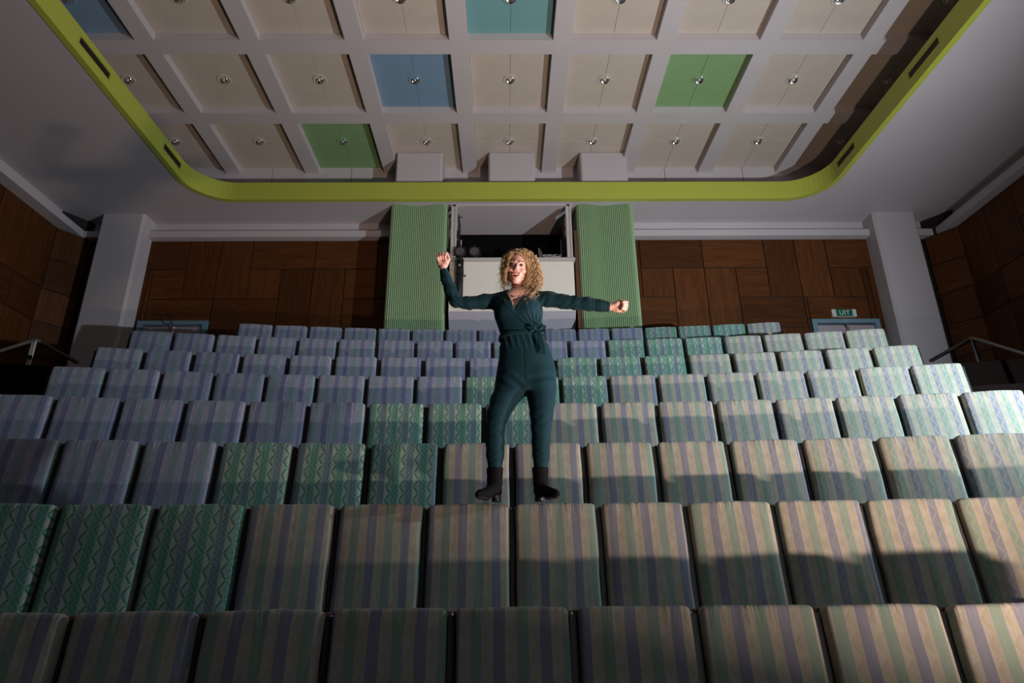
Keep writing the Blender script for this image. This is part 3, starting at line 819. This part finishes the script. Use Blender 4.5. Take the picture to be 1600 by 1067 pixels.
def body(F, off, legs=True):
    def tor(x,y,z):
        cx=np.interp(z,TZ,TX); a=np.interp(z,TZ,TA)+off; b=np.interp(z,TZ,TB)+off; cy=np.interp(z,TZ,TY)
        p=2.3
        k0=(np.abs((x-cx)/a)**p+np.abs((y-cy)/b)**p)**(1/p)
        d=(k0-1)*np.minimum(a,b)*.9
        return np.maximum(d, np.maximum(TZ[0]-off*4-z, z-(1.905+off)))
    F.put(tor,(-.1,3.95,1.15),(.37,4.27,1.92),.03)
    for s in ((.020,4.035,1.735),(.155,4.035,1.735)): F.ell(s,(.062+off,.056+off,.060+off),.04)
    F.ell((.05,4.19,1.27),(.09+off,.07+off,.10+off),.05); F.ell((.225,4.19,1.27),(.09+off,.07+off,.10+off),.05)
    for ch in (Lleg,Rleg):
        for a,b in zip(ch[:-1],ch[1:]): F.cone(a[:3],b[:3],a[3]+off,b[3]+off,.02)
    F.ell((-.060,4.13,.80),(.05+off,.05+off,.10+off),.03); F.ell((.232,4.13,.80),(.05+off,.05+off,.10+off),.03)
    for ch in (Larm,Rarm):
        for a,b in zip(ch[:-1],ch[1:]): F.cone(a[:3],b[:3],a[3]+off,b[3]+off,.02)
    F.cone((-.03,4.12,1.845),(.06,4.125,1.895),.045+off,.040+off,.03); F.cone((.215,4.12,1.862),(.135,4.125,1.900),.045+off,.040+off,.03)

# head frame
HO=np.array([.099,4.085,2.078])
hr=Matrix.Rotation(R(8),3,'Y')@Matrix.Rotation(R(18),3,'X')@Matrix.Rotation(R(-4),3,'Z')
HR=np.array(hr)                       # columns: head right, head back, head up in world space
def hw(p): return HO+HR@np.array((p[0],-p[1],p[2]))      # (right, forward, up) -> world
skinxs=axis(-.52,.87,.010,[(-.50,-.385,.0028),(.0,.20,.0028),(.70,.86,.0028)])
skinys=axis(3.90,4.32,.010,[(3.94,4.10,.0030)])
skinzs=axis(.56,2.24,.012,[(1.685,1.80,.0028),(1.93,2.21,.0028)])
F=Field(skinxs,skinys,skinzs); body(F,-.012); F.ell((.135,4.06,1.185),(.06,.09,.045),.012,'sub')
# neck and upper chest
F.cone((.098,4.125,1.87),hw((0,-.025,-.05)),.050,.046,.02)
F.ell((.092,4.055,1.84),(.085,.045,.06),.03)
# skull and face
he=lambda c,r,k=.012,op='add': F.ell(hw(c),r,k,op,HR)
hc=lambda a,b,ra,rb,k=.008,op='add': F.cone(hw(a),hw(b),ra,rb,k,op)
he((0,-.018,.042),(.071,.090,.082),.02)
he((0,.016,-.008),(.064,.068,.080),.02)
he((0,.020,-.052),(.056,.056,.056),.02)                              # lower face
hc((-.046,.006,-.058),(-.010,.058,-.104),.026,.020,.02); hc((.046,.006,-.058),(.010,.058,-.104),.026,.020,.02)
he((0,.066,-.106),(.020,.018,.017),.015)
for s in (-1,1):
    he((s*.039,.061,-.032),(.024,.020,.019),.016)                    # raised smiling cheeks
    he((s*.071,-.008,-.012),(.012,.018,.030),.006)                   # ears
    he((s*.031,.092,.006),(.016,.012,.009),.010,'sub')               # eye sockets
    hc((s*.016,.080,.026),(s*.044,.070,.026),.008,.006,.014)         # brow ridge
    he((s*.010,.092,-.034),(.008,.010,.006),.006)                    # nostril wings
hc((0,.076,.016),(0,.097,-.022),.0075,.0105,.010); he((0,.099,-.026),(.011,.010,.009),.006)
he((0,.070,-.066),(.034,.024,.024),.016)                             # muzzle
# lips around an open smile
MW=.0285
for i in range(10):
    t0,t1=-1+i*.2,-1+(i+1)*.2
    up=lambda t:(MW*t,.0935-.012*t*t,-.059+.010*t*t)
    lo=lambda t:(MW*t,.0915-.010*t*t,-.079+.028*t*t)
    hc(up(t0),up(t1),.0030,.0030,.003); hc(lo(t0),lo(t1),.0040,.0040,.003)
he((0,.093,-.0665),(.0235,.020,.0085),.003,'sub')
# fists
def fist(w, a, tdir, nrm, sc=1.0):
    a,tdir,nrm=[np.array(v,float)/np.linalg.norm(v) for v in (a,tdir,nrm)]; w=np.array(w,float)
    L=lambda p:w+(a*p[0]+tdir*p[1]+nrm*p[2])*sc
    F.cone(L((-.03,0,0)),L((.02,0,.0)),.024,.025,.01)
    for q in (-.026,-.008,.010,.027): F.cone(L((.015,q*.7,.0)),L((.080,q,-.004)),.017,.0135,.010)
    F.ell(L((.035,.024,.014)),(.020,.020,.020),.012); F.ell(L((.035,-.022,.012)),(.017,.017,.017),.012)
    for i,q in enumerate((.030,.010,-.010,-.029)):
        e=(0,.004,.001,-.006)[i]
        A=L((.084+e,q,-.002)); B=L((.094+e,q*.98,.034)); C=L((.066+e,q*.92,.047)); D_=L((.052+e,q*.88,.028))
        F.cone(A,B,.0115,.0098,.0035); F.cone(B,C,.0098,.0090,.002); F.cone(C,D_,.0090,.0080,.002)
    F.cone(L((.022,.028,.010)),L((.052,.046,.018)),.014,.0115,.006)
    F.cone(L((.052,.046,.018)),L((.088,.043,.024)),.0112,.0090,.002)
    F.cone(L((.088,.043,.024)),L((.108,.036,.020)),.0088,.0068,.003)
fist((-.430,4.022,2.050),(-.06,0,1),(1,0,.06),(-.12,-1,-.15),.98)
fist((.742,4.028,1.741),(1,0,-.03),(.05,0,1),(.1,-1,-.1),.92)
P,Fc=nets(F)
skin=plain('skin',(.78,.46,.39),.5,var=.05,nscale=12,bmp=.03,bscale=200); sb=skin.node_tree.nodes['Principled BSDF']
sb.inputs['Subsurface Weight'].default_value=.15; sb.inputs['Subsurface Radius'].default_value=(.01,.004,.002); sb.inputs['Subsurface Scale'].default_value=1
lips=plain('red_lips',(.50,.035,.035),.35,var=.03,bmp=0)
mouthd=plain('mouth_inside',(.10,.015,.012),.6,var=.03,bmp=0)
WO=np.array([.08,4.10,.452])
me=pymesh('person',P-WO,Fc); person=mobj('person',me,[skin,lips,mouthd]); person.location=WO
tag(person,'laughing curly-haired woman in dark green jumpsuit standing on the seat backs, fists out','person')
H=(P-HO)@HR; H[:,1]*=-1
hx,hf,hu=H.T
t=hx/MW
inl=(np.abs(hx)<MW-.001)&(hf>.072)&(hu<.0)
upc=-.059+.010*t*t; loc_=-.079+.028*t*t
dl=np.minimum(np.abs(hu-upc),np.abs(hu-loc_)*.85); matv=np.zeros(len(P),int)
matv[inl&(dl<.0040-.0014*np.abs(t))]=1
matv[inl&(hu<upc-.0015)&(hu>loc_+.002)&(hf<.0875)]=2
fm=matv[Fc]; mi=np.where((fm==2).sum(1)>=2,2,np.where((fm==1).sum(1)>=2,1,0))
me.polygons.foreach_set('material_index',mi.astype(np.int32))
def wpart(name,bm,mat,smooth=True):
    bmesh.ops.translate(bm,verts=bm.verts,vec=Vector(-WO)); return bmo(name,bm,mat,person,smooth)
hrm=hr.copy()
# eyes, lashes, brows, teeth
eyew=plain('eye_white',(.42,.37,.35),.2,var=.02,bmp=0); iris=plain('blue_grey_iris',(.05,.06,.07),.15,var=.1,bmp=0)
teeth=plain('teeth',(.85,.82,.76),.25,var=.02,bmp=0); lash=plain('dark_lashes',(.045,.02,.012),.7,bmp=0); browm=plain('light_brown_brow',(.20,.10,.05),.8,bmp=0)
for s in (-1,1):
    bm=bmesh.new(); ball(bm,Vector(hw((s*.031,.0735,.005))),.0112,rot=hrm); e=wpart('eye',bm,eyew)
    bm=bmesh.new(); ball(bm,Vector(hw((s*.031-.001,.0830,.0042))),.0052,(1,.5,1),rot=hrm); o=bmo('iris',bm,iris,e,True); o.location=(0,0,0)
    for v in o.data.vertices: v.co-=Vector(WO)
    bm=bmesh.new()
    for i in range(6):
        q=lambda t:Vector(hw((s*.031+.0145*t,.0862-.004*t*t,.0105-.0055*t*t)))
        cyl(bm,q(-1+i/3),q(-1+(i+1)/3),.0019,n=6)
        q2=lambda t:Vector(hw((s*.031+.012*t,.0850-.003*t*t,-.0005+.003*t*t)))
        cyl(bm,q2(-1+i/3),q2(-1+(i+1)/3),.0011,n=5)
    wpart('eyelashes',bm,lash)
    bm=bmesh.new()
    for i in range(7):
        q=lambda t:Vector(hw((s*(.030+.019*t),.0845-.008*(t+.3)**2,.0310+.002*t-.006*t*t)))
        cyl(bm,q(-1+i*2/7),q(-1+(i+1)*2/7),.0028-.0015*i/7,.0028-.0015*(i+1)/7,n=6); ball(bm,q(-1+(i+1)*2/7),.0028-.0015*(i+1)/7,n=8)
    wpart('eyebrow',bm,browm)
bm=bmesh.new()
for i in range(12):
    x0=-.020+i*.040/12; x1=x0+.040/12-.0002; f0=.0905-.012*(x0/.03)**2; f1=.0905-.012*(x1/.03)**2
    hgt=.0105-.004*(abs((x0+x1)/2)/.020)
    vs=[bm.verts.new(hw(p)) for p in ((x0,f0,-.0580),(x1,f1,-.0580),(x1,f1,-.0580-hgt),(x0,f0,-.0580-hgt),(x0,f0-.006,-.0580),(x1,f1-.006,-.0580),(x1,f1-.006,-.0580-hgt),(x0,f0-.006,-.0580-hgt))]
    for f in ((0,1,2,3),(4,5,6,7),(0,1,5,4),(1,2,6,5),(2,3,7,6),(3,0,4,7)): bm.faces.new([vs[j] for j in f])
wpart('teeth',bm,teeth,False)

# jumpsuit
jersey=plain('dark_teal_jersey',(.002,.031,.045),.75,var=.12,nscale=30,bmp=.12,bscale=500,spec=.2,sheen=.08)
G=Field(axis(-.50,.78,.0058,[]),axis(3.90,4.34,.0062,[]),axis(.585,2.06,.0058,[])); body(G,0.0)
x,y,z=np.meshgrid(G.xs,G.ys,G.zs,indexing='ij',sparse=True)
D=G.D
# neckline: V cut at the front, neck hole on top
zl=lambda xx:1.711+(xx-.069)*(-(1.90-1.711)/.078)      # left flap edge (z as a function of x)
e1=((.066,1.680),(.002,1.90)); e2=((.066,1.680),(.176,1.90))
def half(p,q,sgn):
    dx,dz=q[0]-p[0],q[1]-p[1]; L=math.hypot(dx,dz); return sgn*((x-p[0])*dz-(z-p[1])*dx)/L
vcut=np.maximum(np.maximum(half(*e1,-1),half(*e2,1)),np.maximum(y-4.115,-(z-1.66)))
D=np.maximum(D,-vcut)
nh=np.sqrt(((x-.099)/.068)**2+((y-4.13)/.060)**2)-1; nh=np.maximum(nh*.06,-(z-1.86)); D=np.maximum(D,-nh)
# wrap seam: upper flap a little proud, running from the left neck to the right waist
fr=np.clip((4.10-y)/.04,0,1)
sd=half((.066,1.680),(.200,1.570),-1)
msk=fr*np.clip((z-1.58)/.02,0,1)*np.clip((1.90-z)/.02,0,1)
D=D-.0065*msk*(1/(1+np.exp(-sd/.002)))
D=D-.003*np.exp(-((half(*e2,1))/.010)**2)*msk*np.clip((z-1.71)/.01,0,1)-.003*np.exp(-((half(*e1,-1))/.010)**2)*msk*np.clip((z-1.71)/.01,0,1)
# gathers running out of the bow
bx,bz=.215,1.558; rr=np.sqrt((x-bx)**2+(z-bz)**2); an=np.arctan2(z-bz,x-bx)
D=D-.0035*np.sin(an*26)*fr*np.exp(-((rr-.085)/.06)**2)*(z>1.55)
# belt line nip and trouser pleats
D=D-.003*np.sin((x+.25*(z-1.45))*150)*np.exp(-((z-1.49)/.05)**2)*(y<4.10)
# centre seam
D=D+.003*np.exp(-((x-.125)/.004)**2)*fr*((z<1.55)&(z>1.2))
# folds: crotch, knees, elbows, forearms
dd=(z-1.20)-.55*np.abs(x-.14); D=D-.0032*np.sin(dd*80+x*25)*np.exp(-((z-1.215)/.05)**2)*fr
for kx,kz in ((-.064,.93),(.233,.94)):
    w=np.exp(-(((x-kx)/.09)**2+((z-kz)/.06)**2)); D=D-.0026*np.sin((z-kz)*95+(x-kx)*70+3*np.sin(x*40))*w
    w=np.exp(-(((x-kx)/.09)**2+((z-.72)/.05)**2)); D=D-.0014*np.sin((z-.72)*150-(x-kx)*90)*w
w=np.exp(-((x+.29)/.10)**2)*(x<-.09); D=D-.0026*np.sin((x*1.2+z*.9)*105+2*np.sin(z*60))*w*np.clip((2.0-z)/.1,0,1)
w=np.exp(-((x-.47)/.12)**2)*(x>.30)*(z>1.65); D=D-.0022*np.sin((x*1.0-z*1.3)*95+2*np.sin(z*70))*w
w=np.exp(-((x-.66)/.06)**2)*(z>1.65); D=D-.002*np.sin(x*260)*w
w=np.exp(-((z-1.95)/.07)**2)*(x<-.3); D=D-.002*np.sin(z*230+x*60)*w
w=np.exp(-(((x+.02)/.05)**2+((z-1.80)/.06)**2)); D=D-.004*np.sin((x+z*.6)*120)*w
w=np.exp(-(((x-.25)/.05)**2+((z-1.80)/.06)**2)); D=D-.004*np.sin((x-z*.6)*120)*w
# open hems: sleeves and ankles
def cutend(p,n):
    return -((x-p[0])*n[0]+(y-p[1])*n[1]+(z-p[2])*n[2])
far=lambda p,rad:((x-p[0])**2+(y-p[1])**2+(z-p[2])**2)<rad**2
c=-cutend((-.4235,4.025,2.030),(-.24,0,.97)); D=np.where(far((-.43,4.03,2.04),.08),np.maximum(D,c),D)
c=-cutend((.722,4.03,1.744),(.99,0,-.12)); D=np.where(far((.73,4.03,1.742),.08),np.maximum(D,c),D)
D=np.maximum(D,.620-z)
P,Fc=nets(G,D); js=mobj('jumpsuit',pymesh('jumpsuit',P-WO,Fc),jersey,person)
js['label']='dark green wrap jumpsuit with long sleeves'
# belt
zb=1.540+(x+.03)*.075
Bd=np.maximum(np.maximum(G.D-.0075,-(G.D-.000)),np.abs(z-zb)-.016)
P,Fc=nets(G,Bd); mobj('belt',pymesh('belt',P-WO,Fc),jersey,person)
def ribbon(bm,pts,w,th=.004,up=(0,-1,0)):
    prev=None
    for i,p in enumerate(pts):
        p=Vector(p); d=(Vector(pts[min(i+1,len(pts)-1)])-Vector(pts[max(i-1,0)])).normalized()
        s=d.cross(Vector(up)).normalized()*(w[i]/2); n=s.cross(d).normalized()*(th/2)
        ring=[bm.verts.new(p+a) for a in (s+n,s-n,-s-n,-s+n)]
        if prev:
            for k in range(4): bm.faces.new((prev[k],prev[(k+1)%4],ring[(k+1)%4],ring[k]))
        else: bm.faces.new(ring)
        prev=ring
    bm.faces.new(prev)
bm=bmesh.new(); ball(bm,(0.220,3.992,1.559),.017,(1.1,.8,1)); wpart('bow_knot',bm,jersey)
for pts,w in (([(0.223,3.985,1.554),(0.235,3.972,1.514),(0.243,3.970,1.464),(0.249,3.968,1.424),(0.256,3.972,1.382)],[.016,.026,.034,.036,.030]),
              ([(0.218,3.985,1.554),(0.226,3.972,1.504),(0.233,3.975,1.444),(0.239,3.978,1.414)],[.014,.024,.028,.024])):
    bm=bmesh.new(); ribbon(bm,pts,w); wpart('belt_tail',bm,jersey,False)
for s,tz in ((1,.022),(-1,.012)):
    bm=bmesh.new(); ribbon(bm,[(0.220,3.982,1.561),(.220+s*.022,3.962,1.561+tz),(.220+s*.046,3.966,1.561+tz*.6),(.220+s*.040,3.978,1.551),(.220+s*.015,3.985,1.554)],[.012,.026,.028,.022,.012]); wpart('bow_loop',bm,jersey,False)
for p in ((-.028,4.09,1.528),(.268,4.09,1.590)):
    bm=bmesh.new(); torus(bm,p,.014,.0022,axis=(0,1,0),n=14,k=6); wpart('belt_loop',bm,jersey)
# necklace
gold=plain('silver_chain',(.7,.65,.6),.2,1,bmp=0)
bm=bmesh.new(); pv=None
for i in range(17):
    t=-1+i/8; p=Vector((.090+.052*t-.012*(1-t*t),3.997+.045*t*t,1.808+.060*t*t))
    if pv is not None: cyl(bm,pv,p,.0012,n=5)
    pv=p
ball(bm,(.078,3.992,1.800),.0055,n=10); wpart('necklace',bm,gold)

# boots
suede=plain('black_suede',(.003,.003,.0035),.85,var=.2,nscale=40,bmp=.1,bscale=300,spec=.2); sole=plain('black_sole',(.012,.011,.013),.4,bmp=0)
def boot(ax,ay,yaw,lean_x,name_side):
    c,s=math.cos(yaw),math.sin(yaw)
    B=Field(axis(ax-.20,ax+.20,.0055,[]),axis(ay-.30,ay+.14,.0055,[]),axis(.425,.70,.0055,[]))
    fwd=np.array((s,-c,0)); Lp=lambda f,l,u:(ax+fwd[0]*f+fwd[1]*-l*1.0, ay+fwd[1]*f+fwd[0]*l, u)
    zb=.452
    B.cone(Lp(-.012,0,.655),Lp(-.010,0,.57),.0535,.047,.01); B.cone(Lp(-.010,0,.57),Lp(-.006,0,.525),.047,.042,.012)
    B.ell(Lp(-.022,0,.515),(.040,.042,.034),.015); B.cone(Lp(.0,0,.535),Lp(.085,0,.492),.036,.034,.02)
    B.cone(Lp(.085,.0,.490),Lp(.140,0,.484),.036,.029,.015); B.cone(Lp(.140,0,.484),Lp(.165,0,.480),.028,.020,.01)
    x,y,z=np.meshgrid(B.xs,B.ys,B.zs,indexing='ij',sparse=True)
    f=(x-ax)*fwd[0]+(y-ay)*fwd[1]
    solez=np.where(f>.06,zb+.010,np.where(f<-.0,zb+.040,zb+.040-.030*f/.06))
    D=np.maximum(B.D,solez-z); D=np.maximum(D,z-(.662+.004*np.sin(8*np.arctan2(y-ay,x-ax))))
    D=D-.002*np.sin(z*160+x*40)*np.clip((.62-z)/.03,0,1)*np.clip((z-.53)/.02,0,1)
    P,Fc=nets(B,D); o=mobj('boot',pymesh('boot',P-WO,Fc),suede,person); o['label']='black suede ankle boot with block heel'
    l=(x-ax)*-fwd[1]+(y-ay)*fwd[0]
    heel=np.maximum(np.maximum(np.sqrt(((f+.030)/.032)**2+(l/.029)**2)*.03-.03,zb-z),z-(zb+.046))
    so=np.maximum(np.maximum(B.D-.003,z-(solez+.004)),np.maximum(solez-.010-z,-f-.0))
    P,Fc=nets(B,np.minimum(heel,so)); q=bpy.data.objects.new('heel_and_sole',pymesh('heel_and_sole',P-WO,Fc)); q.data.materials.append(sole); link(q,o)
boot(-.074,4.102,R(-34),0,'l'); boot(.229,4.102,R(30),0,'r')

# hair: base volume and separate curls
hairm=[plain('hair_%s'%n,c,.42,var=.25,nscale=60,bmp=.2,bscale=300) for n,c in (('gold',(.50,.33,.16)),('brown',(.24,.13,.06)),('light',(.74,.55,.33)))]
Hc=Field(axis(-.06,.27,.006,[]),axis(4.0,4.30,.006,[]),axis(1.80,2.26,.006,[]))
Hc.ell(hw((0,-.030,.048)),(.084,.092,.090),.02,'add',HR); Hc.ell(hw((0,-.055,-.02)),(.088,.065,.10),.03,'add',HR)
Hc.ell(hw((.082,-.01,-.03)),(.022,.035,.085),.03,'add',HR); Hc.ell(hw((-.072,-.02,-.03)),(.018,.035,.06),.03,'add',HR)
Hc.ell(hw((.085,-.01,-.13)),(.026,.030,.07),.03,'add',HR)
Hc.ell(hw((-.005,.085,-.035)),(.058,.055,.098),.012,'sub',HR)
P,Fc=nets(Hc); mobj('hair_base',pymesh('hair_base',P-WO,Fc),hairm[1],person)
rs=np.random.RandomState(3); V=[];Fs=[];MI=[]
def curl(pts,rad,mi):
    base=len(V); k=4
    pts=np.array(pts); T=np.gradient(pts,axis=0); T/=np.linalg.norm(T,axis=1)[:,None]+1e-9
    A=np.cross(T,(.3,.8,.5)); A/=np.linalg.norm(A,axis=1)[:,None]+1e-9; Bv=np.cross(T,A); n=len(pts)
    for i in range(n):
        r=rad*(1-.7*(i/(n-1))**2)
        for j in range(k):
            a=2*math.pi*j/k; V.append(pts[i]+r*(A[i]*math.cos(a)+Bv[i]*math.sin(a)))
    for i in range(n-1):
        for j in range(k):
            Fs.append((base+i*k+j,base+i*k+(j+1)%k,base+(i+1)*k+(j+1)%k,base+(i+1)*k+j)); MI.append(mi)
HRi=HR.T
def tohead(w): q=HRi@(w-HO); return np.array((q[0],-q[1],q[2]))
for q in range(1250):
    th=rs.uniform(-math.pi,math.pi)                 # 0 = front
    el=math.asin(rs.uniform(-.15,1))
    if abs(th)<.85 and el<.62: continue
    if abs(th)<1.15 and el<.25: continue
    root=np.array((.076*math.sin(th)*math.cos(el), -.022+.088*math.cos(th)*math.cos(el), .045+.082*math.sin(el)))
    side=np.sign(root[0]+.020+rs.normal(0,.01)) or 1
    right=side>0
    outw=np.array((math.sin(th)*math.cos(el), math.cos(th)*math.cos(el)*.5, math.sin(el)*.8))
    if root[1]>.02: outw=np.array((side*.9,.25,.30))
    L=(rs.uniform(.20,.40) if right else rs.uniform(.16,.30))*(1 if rs.rand()<.85 else .6)
    if root[1]>.0 and rs.rand()<.25: L*=.65
    spread=rs.uniform(.25,1.0)*(.054 if right else .040)
    n=46; pts=[]; R_=rs.uniform(.005,.012); wl=rs.uniform(.036,.070); ph=rs.uniform(0,6.28); hand=rs.choice((-1,1))
    drift=rs.normal(0,.008,3); front=rs.uniform(.0,1)
    for i in range(n):
        t=i/(n-1)
        p=root+outw*spread*(1-math.exp(-t*4.5))*1.15+drift*t*1.6
        p=p+np.array((side*(.026 if right else .018)*math.sin(min(t*2.2,1)*math.pi/2),.0,0))
        w=hw(p); w[2]-=L*max(0,t-.10)**1.15
        p=tohead(w)
        rx=.064+.008*(p[2]<-.03)
        if p[1]>.010 and -.11<p[2]<.058 and abs(p[0])<rx: p[0]=side*(rx+.003*math.sin(i))
        w=hw(p)
        dn=max(0,1.955-w[2])
        if right:
            w[0]-=dn*.42*(w[0]>.13); w[1]-=dn*(.25+.45*front)
            if w[2]<1.92: w[1]=min(w[1],4.045-(1.92-w[2])*.42)
        else:
            w[0]+=dn*.25; w[1]-=dn*.25*front
        p=tohead(w)
        if side>0 and p[1]>.028 and p[2]>-.16: p[1]=.028+.3*(p[1]-.028); w=hw(p)
        if p[1]>.0 and -.125<p[2]<.06 and abs(p[0])<.062: p[0]=side*(.062+.003*math.sin(i)); w=hw(p)
        pts.append(w)
    B_=np.array(pts)
    for _ in range(5): B_[1:-1]=(B_[:-2]+2*B_[1:-1]+B_[2:])/4
    tt=np.linspace(0,1,n); a=ph+hand*2*math.pi*(L*tt)/wl; am=R_*np.minimum(1,tt*4)
    pts=B_+np.stack([am*np.cos(a),am*np.sin(a),am*.5*np.sin(a*.5)],1)
    curl(pts,rs.uniform(.0011,.0024),int(rs.choice(3,p=(.45,.27,.28))))
# flyaway fringe across the right of the forehead
for q in range(26):
    n=30; ph=rs.uniform(0,6.28); x0=rs.uniform(-.03,.03); pts=[]
    for i in range(n):
        t=i/(n-1); a=ph+t*9
        pts.append(hw((x0+t*(.082-x0)+.005*math.cos(a), .070+.022*math.sin(t*math.pi*.8)-.03*t, .095+.012*math.sin(t*2)-.11*t**1.6*rs.uniform(.97,1.03)+.005*math.sin(a))))
    curl(pts,.0021,int(rs.choice(3,p=(.5,.25,.25))))
me=pymesh('hair',np.array(V)-WO,np.array(Fs)); ho=mobj('hair',me,hairm,person); me.polygons.foreach_set('material_index',np.array(MI,np.int32))
ho['label']='curly shoulder-length blond hair'
